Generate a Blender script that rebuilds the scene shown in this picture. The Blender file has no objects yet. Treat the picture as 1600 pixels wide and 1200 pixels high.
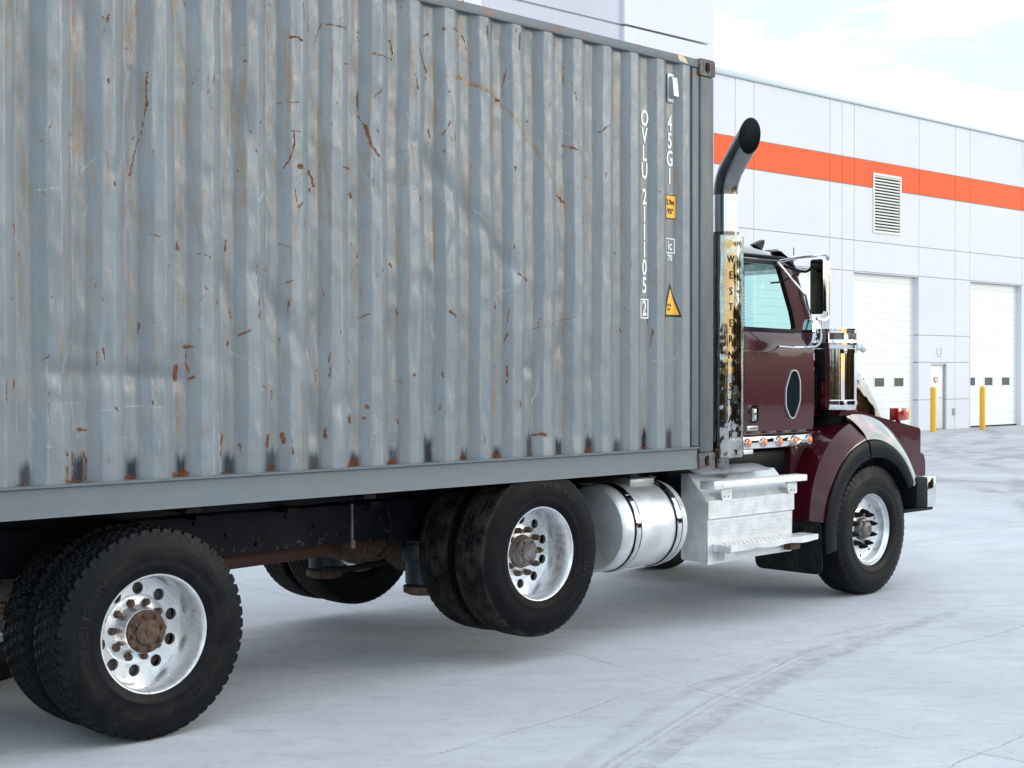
import bpy, bmesh, math, random
import numpy as np
from mathutils import Vector, Matrix
random.seed(7); RNG = np.random.default_rng(11)
R = math.radians
SC = bpy.context.scene
COL = SC.collection
PI = math.pi

# ------------------------------------------------------------------ camera
cam = bpy.data.cameras.new('camera'); camo = bpy.data.objects.new('camera', cam); COL.objects.link(camo)
cam.sensor_width = 36.0; cam.lens = 50.42; cam.clip_start = 0.1; cam.clip_end = 3000
camo.location = (-8.238, -6.2855, 1.833)
camo.rotation_euler = (R(90 - 0.49), 0, R(45.36 - 90))
SC.camera = camo

# ------------------------------------------------------------------ light
SUN_AZ = Vector((0.70, -0.71, 0)).normalized(); SUN_EL = R(14)
SUN_DIR = Vector((SUN_AZ.x * math.cos(SUN_EL), SUN_AZ.y * math.cos(SUN_EL), math.sin(SUN_EL)))
sun = bpy.data.lights.new('sun', 'SUN'); suno = bpy.data.objects.new('sun', sun); COL.objects.link(suno)
sun.energy = 0.6; sun.angle = R(20); sun.color = (1.0, 0.86, 0.70)
suno.rotation_euler = SUN_DIR.to_track_quat('Z', 'Y').to_euler()
SC.view_settings.view_transform = 'Standard'; SC.view_settings.look = 'None'
SC.view_settings.exposure = 0.90; SC.view_settings.gamma = 1.0

# ------------------------------------------------------------------ node helper
class NB:
    def __init__(self, tree): self.t = tree; self.n = tree.nodes; self.l = tree.links
    def put(self, sock, v):
        if v is None: return
        if isinstance(v, bpy.types.NodeSocket): self.l.new(v, sock)
        elif isinstance(v, (int, float)):
            sock.default_value = v if sock.type == 'VALUE' else (v,) * len(sock.default_value)
        else:
            v = tuple(v)
            if sock.type == 'RGBA' and len(v) == 3: v = v + (1,)
            sock.default_value = v
    def node(self, ty, **kw):
        n = self.n.new(ty)
        for k, v in kw.items(): setattr(n, k, v)
        return n
    def m(self, op, a, b=None, c=None, clamp=False):
        n = self.node('ShaderNodeMath', operation=op, use_clamp=clamp)
        self.put(n.inputs[0], a); self.put(n.inputs[1], b); self.put(n.inputs[2], c)
        return n.outputs[0]
    def vm(self, op, a, b=None):
        n = self.node('ShaderNodeVectorMath', operation=op)
        self.put(n.inputs[0], a); self.put(n.inputs[1], b)
        return n.outputs['Value'] if op in ('LENGTH', 'DOT_PRODUCT', 'DISTANCE') else n.outputs[0]
    def mix(self, f, a, b, blend='MIX'):
        n = self.node('ShaderNodeMix', data_type='RGBA', blend_type=blend)
        self.put(n.inputs[0], f); self.put(n.inputs[6], a); self.put(n.inputs[7], b)
        return n.outputs[2]
    def step(self, v, a, b, lo=0.0, hi=1.0):
        n = self.node('ShaderNodeMapRange', interpolation_type='SMOOTHSTEP')
        self.put(n.inputs[0], v); self.put(n.inputs[1], a); self.put(n.inputs[2], b); self.put(n.inputs[3], lo); self.put(n.inputs[4], hi)
        return n.outputs[0]
    def noise(self, vec, scale=5, detail=4, rough=0.55, dist=0.0):
        n = self.node('ShaderNodeTexNoise')
        self.put(n.inputs['Vector'], vec); self.put(n.inputs['Scale'], scale); self.put(n.inputs['Detail'], detail)
        self.put(n.inputs['Roughness'], rough); self.put(n.inputs['Distortion'], dist)
        return n.outputs[0]
    def coord(self, which='Object'): return self.node('ShaderNodeTexCoord').outputs[which]
    def scale(self, vec, s, rot=(0, 0, 0), loc=(0, 0, 0)):
        n = self.node('ShaderNodeMapping')
        self.put(n.inputs['Vector'], vec); n.inputs['Scale'].default_value = s; n.inputs['Rotation'].default_value = rot; n.inputs['Location'].default_value = loc
        return n.outputs[0]
    def sep(self, vec):
        n = self.node('ShaderNodeSeparateXYZ'); self.put(n.inputs[0], vec); return n.outputs
    def comb(self, x, y, z):
        n = self.node('ShaderNodeCombineXYZ')
        for i, v in enumerate((x, y, z)): self.put(n.inputs[i], v)
        return n.outputs[0]
    def bump(self, h, dist=0.01, strength=1.0):
        n = self.node('ShaderNodeBump'); self.put(n.inputs['Height'], h); self.put(n.inputs['Distance'], dist); self.put(n.inputs['Strength'], strength)
        return n.outputs[0]

def mat(name, col=(.5, .5, .5), rough=.5, metal=0.0, build=None, **kw):
    mt = bpy.data.materials.new(name); mt.use_nodes = True
    nb = NB(mt.node_tree); b = mt.node_tree.nodes['Principled BSDF']
    nb.put(b.inputs['Base Color'], col); b.inputs['Roughness'].default_value = rough; b.inputs['Metallic'].default_value = metal
    for k, v in kw.items(): nb.put(b.inputs[k.replace('_', ' ')], v)
    if build: build(nb, b)
    return mt

# ------------------------------------------------------------------ sky
world = bpy.data.worlds.new('World'); SC.world = world; world.use_nodes = True
def build_sky():
    nb = NB(world.node_tree); bg = world.node_tree.nodes['Background']
    sky = nb.node('ShaderNodeTexSky'); sky.sky_type = 'NISHITA'; sky.sun_disc = False
    sky.sun_elevation = SUN_EL; sky.sun_rotation = math.atan2(SUN_AZ.x, SUN_AZ.y)
    sky.air_density = 1.0; sky.dust_density = 1.2; sky.ozone_density = 1.0
    d = nb.coord('Generated'); x, y, z = nb.sep(d)
    # thin clouds laid on a plane high above the place
    zz = nb.m('ADD', nb.m('MAXIMUM', z, 0.0), 0.10)
    pl = nb.comb(nb.m('DIVIDE', x, zz), nb.m('DIVIDE', y, zz), 0.0)
    n1 = nb.noise(nb.scale(pl, (1, 1, 1), loc=(3.1, 1.2, 0)), 0.85, 7, 0.62, 0.3)
    cl = nb.step(n1, 0.46, 0.60)
    cl = nb.m('MULTIPLY', cl, nb.step(z, -0.02, 0.10))
    skyc = nb.mix(0.86, sky.outputs[0], nb.mix(nb.step(z, .25, .55), (5.8, 9.2, 9.7), (8.6, 9.7, 11.3)))
    c = nb.mix(nb.m('MULTIPLY', cl, 0.75), skyc, (11.5, 11.8, 12.0))
    # low warm haze and bare autumn trees along the skyline added for the chrome to mirror
    az = nb.m('ADD', nb.m('MULTIPLY', x, SUN_AZ.x), nb.m('MULTIPLY', y, SUN_AZ.y))
    az = nb.m('DIVIDE', az, nb.m('SQRT', nb.m('MAXIMUM', nb.m('SUBTRACT', 1.0, nb.m('MULTIPLY', z, z)), 1e-4)))
    az = nb.m('ADD', nb.m('MULTIPLY', x, -0.10), nb.m('MULTIPLY', y, -0.995))
    side = nb.step(az, 0.74, 0.95)
    glow = nb.m('MULTIPLY', side, nb.step(z, 0.15, 0.05))
    c = nb.mix(nb.m('MULTIPLY', glow, 0.85), c, (13.0, 8.6, 3.0))
    ang = nb.m('ARCTAN2', y, x)
    tv = nb.comb(nb.m('MULTIPLY', ang, 9.0), nb.m('MULTIPLY', z, 6.0), 0.0)
    th = nb.m('MULTIPLY', nb.noise(tv, 1.0, 6, 0.7), 0.26)
    th = nb.m('SUBTRACT', th, 0.045)
    tree = nb.m('MULTIPLY', nb.step(nb.m('SUBTRACT', th, z), -0.012, 0.012), nb.step(y, 0.15, -0.1))
    tcol = nb.mix(nb.noise(nb.comb(nb.m('MULTIPLY', ang, 30.0), nb.m('MULTIPLY', z, 30.0), 0.0), 1.0, 5, 0.7), (0.25, 0.20, 0.20), (3.2, 1.6, 0.7))
    c = nb.mix(nb.m('MULTIPLY', tree, 0.25), c, tcol)
    nb.l.new(c, bg.inputs['Color']); bg.inputs['Strength'].default_value = 0.09
build_sky()

# ------------------------------------------------------------------ mesh helpers
def tag(o, label=None, cat=None, group=None, kind=None):
    if label: o['label'] = label
    if cat: o['category'] = cat
    if group: o['group'] = group
    if kind: o['kind'] = kind
    return o
def thing(name, label, cat, loc=(0, 0, 0), rotz=0, group=None):
    o = bpy.data.objects.new(name, None); COL.objects.link(o); o.location = loc; o.rotation_euler = (0, 0, rotz); o.empty_display_size = .2
    return tag(o, label, cat, group)
def obj(name, bm, material, parent=None, smooth=35, loc=None):
    me = bm if isinstance(bm, bpy.types.Mesh) else bpy.data.meshes.new(name)
    if not isinstance(bm, bpy.types.Mesh):
        bm.normal_update(); bm.to_mesh(me); bm.free()
    for mt in (material if isinstance(material, (list, tuple)) else [material]): me.materials.append(mt)
    if smooth:
        me.polygons.foreach_set('use_smooth', np.ones(len(me.polygons), bool)); me.set_sharp_from_angle(angle=R(smooth))
    o = bpy.data.objects.new(name, me); COL.objects.link(o)
    if parent: o.parent = parent
    if loc: o.location = loc
    return o
def BM(): return bmesh.new()
def box(bm, x0, x1, y0, y1, z0, z1, bev=0.0, seg=2, rot=None):
    r = bmesh.ops.create_cube(bm, size=1.0); vs = r['verts']
    M = Matrix.Translation(((x0 + x1) / 2, (y0 + y1) / 2, (z0 + z1) / 2))
    if rot is not None: M = M @ rot
    M = M @ Matrix.Diagonal((abs(x1 - x0), abs(y1 - y0), abs(z1 - z0), 1))
    bmesh.ops.transform(bm, matrix=M, verts=vs)
    if bev:
        es = list({e for v in vs for e in v.link_edges})
        bmesh.ops.bevel(bm, geom=es, offset=bev, segments=seg, affect='EDGES', profile=.5, clamp_overlap=True)
    return bm
def frame_of(axis):
    a = Vector(axis).normalized(); h = Vector((0, 0, 1)) if abs(a.z) < .9 else Vector((1, 0, 0))
    u = a.cross(h).normalized(); return a, u, a.cross(u).normalized()
def lathe(bm, prof, center=(0, 0, 0), axis=(0, 1, 0), seg=48, cap0=False, cap1=False):
    """prof: list of (distance along the axis, radius)"""
    a, u, w = frame_of(axis); c = Vector(center); rings = []
    for h, r in prof:
        if r < 1e-6: rings.append([bm.verts.new(c + a * h)])
        else: rings.append([bm.verts.new(c + a * h + (u * math.cos(2 * PI * k / seg) + w * math.sin(2 * PI * k / seg)) * r) for k in range(seg)])
    new = []
    for A, B in zip(rings, rings[1:]):
        for k in range(seg):
            k2 = (k + 1) % seg
            if len(A) == 1 and len(B) == 1: continue
            if len(A) == 1: f = (A[0], B[k], B[k2])
            elif len(B) == 1: f = (A[k], B[0], A[k2])
            else: f = (A[k], B[k], B[k2], A[k2])
            new.append(bm.faces.new(f))
    if cap0 and len(rings[0]) > 1: new.append(bm.faces.new(rings[0]))
    if cap1 and len(rings[-1]) > 1: new.append(bm.faces.new(rings[-1][::-1]))
    bmesh.ops.recalc_face_normals(bm, faces=new)
    return bm
def catmull(pts, n=6):
    P = [Vector(p) for p in pts]; P = [2 * P[0] - P[1]] + P + [2 * P[-1] - P[-2]]; out = []
    for i in range(1, len(P) - 2):
        for k in range(n):
            t = k / n; a, b, c, d = P[i - 1:i + 3]
            out.append(.5 * ((2 * b) + (c - a) * t + (2 * a - 5 * b + 4 * c - d) * t * t + (3 * b - a - 3 * c + d) * t ** 3))
    return out + [P[-2]]
def tube(bm, pts, r, seg=12, smooth=0, cap=True):
    P = catmull(pts, smooth) if smooth else [Vector(p) for p in pts]
    rs = r if isinstance(r, (list, tuple)) else [r] * len(P)
    t = (P[1] - P[0]).normalized(); _, u, w = frame_of(t); rings = []
    for i, p in enumerate(P):
        t2 = ((P[min(i + 1, len(P) - 1)] - p).normalized() + (p - P[max(i - 1, 0)]).normalized())
        t2 = t2.normalized() if t2.length > 1e-6 else t
        q = t.rotation_difference(t2); u = q @ u; w = q @ w; t = t2
        rings.append([bm.verts.new(p + (u * math.cos(2 * PI * k / seg) + w * math.sin(2 * PI * k / seg)) * rs[i]) for k in range(seg)])
    new = []
    for A, B in zip(rings, rings[1:]):
        for k in range(seg): new.append(bm.faces.new((A[k], B[k], B[(k + 1) % seg], A[(k + 1) % seg])))
    if cap: new += [bm.faces.new(rings[0]), bm.faces.new(rings[-1][::-1])]
    bmesh.ops.recalc_face_normals(bm, faces=new)
    return bm
def holed(bm, outer, holes, to3, depth):
    """flat plate with holes; to3 maps (a, b) to a point, depth is the vector of its thickness"""
    loops = [outer] + list(holes); es = []
    for L in loops:
        vs = [bm.verts.new(to3(*p)) for p in L]
        es += [bm.edges.new((vs[i], vs[(i + 1) % len(vs)])) for i in range(len(vs))]
    r = bmesh.ops.triangle_fill(bm, use_beauty=True, use_dissolve=False, edges=es)
    fs = [g for g in r['geom'] if isinstance(g, bmesh.types.BMFace)]
    e = bmesh.ops.extrude_face_region(bm, geom=fs, use_keep_orig=True)
    nv = [g for g in e['geom'] if isinstance(g, bmesh.types.BMVert)]
    bmesh.ops.translate(bm, vec=depth, verts=nv)
    bmesh.ops.recalc_face_normals(bm, faces=bm.faces[:])
    return bm
def XZ(y): return lambda a, b: Vector((a, y, b))
def grid(bm, rows, closed=False, flip=False):
    V = [[bm.verts.new(p) for p in row] for row in rows]; fs = []
    for A, B in zip(V, V[1:]):
        n = len(A)
        for k in range(n if closed else n - 1):
            f = (A[k], A[(k + 1) % n], B[(k + 1) % n], B[k])
            fs.append(bm.faces.new(f[::-1] if flip else f))
    return fs
def round_rect(x0, x1, z0, z1, r, n=5):
    out = []
    for cx, cz, a0 in ((x1 - r, z1 - r, 0), (x0 + r, z1 - r, 90), (x0 + r, z0 + r, 180), (x1 - r, z0 + r, 270)):
        for k in range(n + 1):
            a = R(a0 + 90 * k / n); out.append((cx + r * math.cos(a), cz + r * math.sin(a)))
    return out
def round_poly(pts, r, n=4):
    out = []; m = len(pts)
    for i in range(m):
        p, a, b = Vector(pts[i]), Vector(pts[i - 1]), Vector(pts[(i + 1) % m])
        ra = min(r, (a - p).length * .45); rb = min(r, (b - p).length * .45)
        s = p + (a - p).normalized() * ra; e = p + (b - p).normalized() * rb
        for k in range(n + 1):
            t = k / n; out.append(tuple((1 - t) ** 2 * s + 2 * t * (1 - t) * p + t * t * e))
    return out
def circle(cx, cz, r, n=16, flip=False): return [(cx + r * math.cos(2 * PI * k / n), cz + r * math.sin(2 * PI * k / n)) for k in range(n)]
def text_mesh(s, size, sx=1.0, ext=.001, bold=0.0, space=1.0, align='CENTER'):
    """lettering as a mesh in its own x-y plane"""
    c = bpy.data.curves.new('lettering', 'FONT'); c.body = s; c.size = size; c.extrude = ext; c.offset = bold; c.space_character = space
    c.align_x = align; c.align_y = 'CENTER'; c.resolution_u = 3
    o = bpy.data.objects.new('lettering', c); COL.objects.link(o)
    dg = bpy.context.evaluated_depsgraph_get(); me = bpy.data.meshes.new_from_object(o.evaluated_get(dg))
    bpy.data.objects.remove(o); bpy.data.curves.remove(c)
    n = len(me.vertices); co = np.empty(n * 3); me.vertices.foreach_get('co', co); co = co.reshape(-1, 3); co[:, 0] *= sx
    me.vertices.foreach_set('co', co.ravel()); me.materials.clear()
    return me
def map_mesh(me, fn):
    n = len(me.vertices); co = np.empty(n * 3); me.vertices.foreach_get('co', co); co = co.reshape(-1, 3)
    me.vertices.foreach_set('co', np.ascontiguousarray(fn(co)).ravel()); me.update(); return me
def side_text(s, size, x, y, z, sx=1.0, **k):
    """lettering on a face looking towards -Y"""
    me = text_mesh(s, size, sx, **k)
    return map_mesh(me, lambda c: np.stack([x + c[:, 0], y - c[:, 2], z + c[:, 1]], -1))
def join_meshes(name, ms):
    bm = BM()
    for m_ in ms: bm.from_mesh(m_)
    for m_ in ms: bpy.data.meshes.remove(m_)
    return bm
# ------------------------------------------------------------------ materials
def m_concrete(nb, b):
    p = nb.coord('Object'); x, y, z = nb.sep(p)
    wob = nb.m('MULTIPLY', nb.m('SUBTRACT', nb.noise(p, 2.2, 5, .7), .5), .11)
    wob2 = nb.m('MULTIPLY', nb.m('SUBTRACT', nb.noise(p, 3.1, 5, .7), .5), .09)
    qx = nb.m('ADD', x, wob); qy = nb.m('ADD', y, wob2)
    def seg(A, B, w, soft, px=None, py=None):
        px = px or qx; py = py or qy
        dx, dy = B[0] - A[0], B[1] - A[1]; L2 = dx * dx + dy * dy
        ax = nb.m('SUBTRACT', px, A[0]); ay = nb.m('SUBTRACT', py, A[1])
        h = nb.m('DIVIDE', nb.m('ADD', nb.m('MULTIPLY', ax, dx), nb.m('MULTIPLY', ay, dy)), L2, clamp=True)
        ex = nb.m('SUBTRACT', ax, nb.m('MULTIPLY', h, dx)); ey = nb.m('SUBTRACT', ay, nb.m('MULTIPLY', h, dy))
        d = nb.m('SQRT', nb.m('ADD', nb.m('MULTIPLY', ex, ex), nb.m('MULTIPLY', ey, ey)))
        return nb.step(d, w + soft, w)
    def poly(pts, w, soft, px=None, py=None):
        r = None
        for A, B in zip(pts, pts[1:]):
            s = seg(A, B, w, soft, px, py); r = s if r is None else nb.m('MAXIMUM', r, s)
        return r
    # sawn joints and hairline cracks
    cr = poly([(-1.22, 4.2), (-1.36, 2.76), (-1.42, 0.0), (-1.68, -1.21), (-1.80, -2.15), (-1.80, -3.2), (-1.85, -9)], .0015, .008)
    for pts in ([(-3.77, -1.16), (-2.6, -1.065), (-2.12, -.96)], [(-2.75, -3.0), (-2.14, -2.985), (-1.34, -2.97), (3.0, -2.85)],
                [(-2.0, -1.0), (-.95, -1.13), (-.55, -1.02)], [(-1.1, -.62), (.3, -.74), (1.2, -.80)], [(.2, -1.5), (1.05, -1.56), (2.2, -1.5)],
                [(2.03, .33), (1.98, -1.37), (1.9, -6)]):
        cr = nb.m('MAXIMUM', cr, poly(pts, .0012, .007))
    cr = nb.m('MULTIPLY', cr, nb.step(nb.noise(p, 1.7, 3, .6), .30, .55))
    # far slab joints on a regular grid
    fx = nb.m('ABSOLUTE', nb.m('SUBTRACT', nb.m('PINGPONG', nb.m('ADD', x, 4.0), 3.1), 0.0))
    fy = nb.m('ABSOLUTE', nb.m('SUBTRACT', nb.m('PINGPONG', nb.m('ADD', y, -1.6), 3.1), 0.0))
    jt = nb.m('MULTIPLY', nb.m('MAXIMUM', nb.step(fx, .016, .006), nb.step(fy, .016, .006)), nb.step(x, 4.0, 5.0))
    cr = nb.m('MAXIMUM', cr, nb.m('MULTIPLY', jt, .8))
    # curved tyre tracks
    s1 = nb.noise(p, 7.0, 6, .75)
    tr = nb.m('MULTIPLY', poly([(-4.4, -2.6), (-3.157, -1.984), (-1.809, -1.534), (-.428, -1.165), (.83, -.976), (1.773, -.9)], .012, .11, nb.m('ADD', x, nb.m('MULTIPLY', wob, .25)), nb.m('ADD', y, nb.m('MULTIPLY', wob2, .25))), .8)
    ed = poly([(-4.4, -2.66), (-3.157, -2.044), (-1.809, -1.594), (-.428, -1.225), (.83, -1.03)], .002, .014, nb.m('ADD', x, nb.m('MULTIPLY', wob, .12)), nb.m('ADD', y, nb.m('MULTIPLY', wob2, .12)))
    tr = nb.m('MAXIMUM', tr, nb.m('MULTIPLY', ed, .9))
    tr = nb.m('MAXIMUM', tr, nb.m('MULTIPLY', poly([(-4.5, -2.3), (-3.368, -1.776), (-2.025, -1.212), (-.825, -1.02), (.4, -.9)], .01, .07, x, y), .55))
    for o_, wt in ((.045, .75), (.10, .55), (.155, .65)):
        ln = poly([(-4.4 - o_ * .4, -2.6 + o_), (-3.157 - o_ * .35, -1.984 + o_), (-1.809 - o_ * .3, -1.534 + o_), (-.428, -1.165 + o_), (1.2, -.96 + o_ * .7)], .003, .022, nb.m('ADD', x, nb.m('MULTIPLY', wob, .2)), nb.m('ADD', y, nb.m('MULTIPLY', wob2, .2)))
        tr = nb.m('MAXIMUM', tr, nb.m('MULTIPLY', ln, wt))
    tr = nb.m('MULTIPLY', tr, nb.step(s1, .32, .62))
    big = [((44, -22), 41), ((44, -22), 39), ((60, 8), 46), ((18, 38), 30), ((18, 38), 27.8), ((50, 30), 36), ((50, 30), 33.6), ((70, -30), 62), ((30, -30), 38), ((30, -30), 40.2)]
    ft = None
    for (cx, cy), r in big:
        d = nb.m('ABSOLUTE', nb.m('SUBTRACT', nb.vm('DISTANCE', p, (cx, cy, 0)), r))
        s = nb.step(d, .34, .05); ft = s if ft is None else nb.m('MAXIMUM', ft, s)
    ft = nb.m('MULTIPLY', nb.m('MULTIPLY', ft, nb.step(x, 3.5, 9.0)), nb.step(nb.noise(p, .8, 5, .7), .36, .62))
    # broom finish, blotches, pits
    q = nb.scale(p, (1, 1, 1), rot=(0, 0, R(40)))
    st = nb.noise(nb.scale(q, (1.5, 4.5, 1)), 1.9, 8, .74, .5)
    fine = nb.noise(p, 90, 3, .6); bl = nb.noise(p, .55, 5, .6)
    bl2 = nb.noise(nb.scale(q, (.7, 1.8, 1)), 1.1, 7, .7, .6)
    c = nb.mix(nb.step(bl, .3, .7), (.46, .475, .505), (.55, .562, .588))
    c = nb.mix(nb.m('MULTIPLY', nb.step(st, .47, .70), .42), c, (.31, .315, .33))
    c = nb.mix(nb.m('MULTIPLY', nb.step(bl2, .46, .70), .40), c, (.335, .335, .345))
    bl3 = nb.noise(nb.scale(p, (1, 1, 1), loc=(9, 4, 0)), 5.5, 8, .75, .4); c = nb.mix(nb.m('MULTIPLY', nb.step(bl3, .50, .68), .30), c, (.33, .325, .325))
    c = nb.mix(nb.m('MULTIPLY', nb.step(fine, .35, .65), .20), c, (.60, .61, .62))
    pit = nb.step(nb.noise(p, 24, 2, .5), .70, .76)
    c = nb.mix(nb.m('MULTIPLY', pit, .35), c, (.22, .22, .22))
    spot = nb.step(nb.noise(nb.scale(p, (3, 3, 1), loc=(7, 2, 0)), 3.4, 3, .6, .8), .755, .79)
    c = nb.mix(nb.m('MULTIPLY', spot, .5), c, (.13, .12, .11))
    th = nb.noise(nb.scale(q, (2.2, 26, 1)), 1.5, 4, .65); c = nb.mix(nb.m('MULTIPLY', nb.step(th, .60, .72), .42), c, (.24, .24, .25))
    th2 = nb.noise(nb.scale(p, (1, 1, 1), rot=(0, 0, R(-12)), loc=(2, 3, 0)), 14, 7, .8); c = nb.mix(nb.m('MULTIPLY', nb.step(th2, .52, .68), .28), c, (.27, .27, .275))
    c = nb.mix(nb.m('MULTIPLY', tr, .62), c, (.20, .20, .22))
    far = nb.m('MULTIPLY', nb.step(x, 5.0, 16.0), nb.step(nb.noise(nb.scale(p, (.5, .5, 1)), .5, 6, .7), .30, .62)); c = nb.mix(nb.m('MULTIPLY', far, .42), c, (.27, .27, .275))
    c = nb.mix(nb.m('MULTIPLY', ft, .6), c, (.19, .19, .195))
    c = nb.mix(nb.m('MULTIPLY', cr, .42), c, (.12, .12, .125))
    nb.put(b.inputs['Base Color'], c); nb.put(b.inputs['Roughness'], nb.step(bl, .2, .8, .75, .92))
    h = nb.m('ADD', nb.m('MULTIPLY', st, .4), nb.m('MULTIPLY', fine, .25)); h = nb.m('SUBTRACT', h, nb.m('MULTIPLY', cr, .8))
    nb.put(b.inputs['Normal'], nb.bump(h, .006, .5))
M = {}
M['concrete'] = mat('concrete', build=m_concrete)

PAINT = (.185, .243, .30)
def m_container(nb, b):
    p = nb.coord('Object'); x, y, z = nb.sep(p)
    at = nb.node('ShaderNodeVertexColor', layer_name='wear_and_glint'); sr, sg, sb_ = nb.sep(at.outputs['Color'])
    al = at.outputs['Alpha']
    brk = nb.noise(p, 60, 4, .7); brk2 = nb.noise(nb.scale(p, (1, 1, .25)), 45, 4, .7)
    v1 = nb.noise(nb.scale(p, (2.2, 1, .35)), 2.0, 5, .6); v2 = nb.noise(nb.scale(p, (14, 14, 1.1)), 1.6, 5, .65); v3 = nb.noise(p, 9, 5, .65)
    c = nb.mix(nb.step(v1, .3, .7), (.155, .177, .200), (.194, .219, .244))
    c = nb.mix(nb.m('MULTIPLY', nb.step(v2, .52, .74), .30), c, (.205, .215, .220))
    c = nb.mix(nb.m('MULTIPLY', nb.step(v2, .46, .26), .28), c, (.120, .138, .158))
    c = nb.mix(nb.m('MULTIPLY', nb.step(v3, .50, .75), .30), c, (.20, .25, .30))
    # overall faint rust-water streaks, more of them higher up
    # grime and shade painted into the rib recesses
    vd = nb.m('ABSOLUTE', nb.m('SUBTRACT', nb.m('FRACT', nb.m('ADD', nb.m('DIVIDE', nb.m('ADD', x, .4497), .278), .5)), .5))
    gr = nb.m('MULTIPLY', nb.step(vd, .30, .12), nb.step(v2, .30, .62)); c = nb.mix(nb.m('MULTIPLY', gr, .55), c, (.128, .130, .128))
    hi = nb.step(z, 1.6, 3.9, .15, 1.0)
    w = nb.noise(nb.scale(p, (11, 11, .8), loc=(2, 0, 5)), 1.5, 6, .7)
    w = nb.m('MULTIPLY', nb.m('MULTIPLY', nb.step(w, .56, .76), hi), .55)
    c = nb.mix(w, c, (.175, .125, .080))
    # stains
    sk = nb.noise(nb.scale(p, (26, 26, 2.2)), 1.0, 6, .75)
    g = nb.step(nb.m('ADD', sg, nb.m('MULTIPLY', nb.m('SUBTRACT', nb.m('ADD', nb.m('MULTIPLY', sk, .65), nb.m('MULTIPLY', brk, .35)), .5), 2.2)), .18, .85); g = nb.m('MULTIPLY', nb.m('MULTIPLY', g, nb.step(sg, .0, .22)), .85); c = nb.mix(nb.m('MULTIPLY', g, 1.0, clamp=True), c, (.200, .115, .045))
    # soot
    so = nb.m('MULTIPLY', nb.node('ShaderNodeAttribute', attribute_name='soot').outputs['Fac'], nb.step(brk2, .15, .45)); c = nb.mix(so, c, (.016, .020, .030))
    # scratches down to primer, worn and painted-glint rib edges, blue marks
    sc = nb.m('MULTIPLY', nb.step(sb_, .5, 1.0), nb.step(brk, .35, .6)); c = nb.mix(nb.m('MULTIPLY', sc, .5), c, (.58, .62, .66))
    bl = nb.m('MULTIPLY', nb.step(sb_, .5, .2), nb.step(brk2, .4, .7)); c = nb.mix(nb.m('MULTIPLY', bl, .7), c, (.07, .16, .42))
    # fine random scuffs
    sv = nb.noise(nb.scale(p, (55, 55, 5), rot=(0, R(12), 0)), 1.0, 3, .6); c = nb.mix(nb.m('MULTIPLY', nb.step(sv, .70, .78), .35), c, (.45, .50, .54))
    sv2 = nb.noise(nb.scale(p, (40, 40, 4), rot=(0, R(-28), 0), loc=(5, 5, 5)), 1.0, 3, .6); c = nb.mix(nb.m('MULTIPLY', nb.step(sv2, .70, .76), .4), c, (.085, .10, .12))
    # rust
    rs = nb.m('MULTIPLY', nb.m('SUBTRACT', nb.noise(p, 7, 8, .75), .66), 9.0, clamp=True)
    rs = nb.m('MULTIPLY', rs, nb.step(nb.noise(p, 1.1, 3, .5), .50, .62))
    r = nb.m('MAXIMUM', nb.step(nb.m('ADD', sr, nb.m('MULTIPLY', nb.m('SUBTRACT', nb.m('ADD', nb.m('MULTIPLY', brk, .6), nb.m('MULTIPLY', brk2, .4)), .5), 2.0)), .36, .60), nb.m('MULTIPLY', rs, .75))
    r = nb.m('MULTIPLY', r, nb.step(nb.m('ADD', sr, rs), .03, .14))
    rc = nb.mix(nb.step(nb.noise(p, 130, 3, .6), .35, .65), (.048, .016, .009), (.26, .098, .034))
    rc = nb.mix(nb.m('MULTIPLY', nb.step(sr, .55, 1.0), .5), rc, (.085, .027, .011))
    c = nb.mix(nb.m('MULTIPLY', r, .82), c, rc)
    nb.put(b.inputs['Base Color'], c)
    nb.put(b.inputs['Specular IOR Level'], nb.m('MULTIPLY', .48, nb.m('SUBTRACT', 1.0, nb.m('MULTIPLY', nb.m('MAXIMUM', so, r), .9)))); ro = nb.step(v3, .3, .7, .33, .50); ro = nb.m('ADD', ro, nb.m('MULTIPLY', r, .35), clamp=True); nb.put(b.inputs['Roughness'], ro)
    h = nb.m('ADD', nb.m('MULTIPLY', nb.noise(nb.scale(p, (3, 3, 1)), 4, 5, .6), 1.0), nb.m('MULTIPLY', r, -.12))
    h = nb.m('ADD', h, nb.m('MULTIPLY', brk, .08)); h = nb.m('ADD', h, nb.m('MULTIPLY', nb.noise(nb.scale(p, (10, 10, 3)), 1.6, 4, .6), .5)); nb.put(b.inputs['Normal'], nb.bump(h, .014, .42))
M['container'] = mat('container_paint', PAINT, .46, build=m_container)

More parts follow.
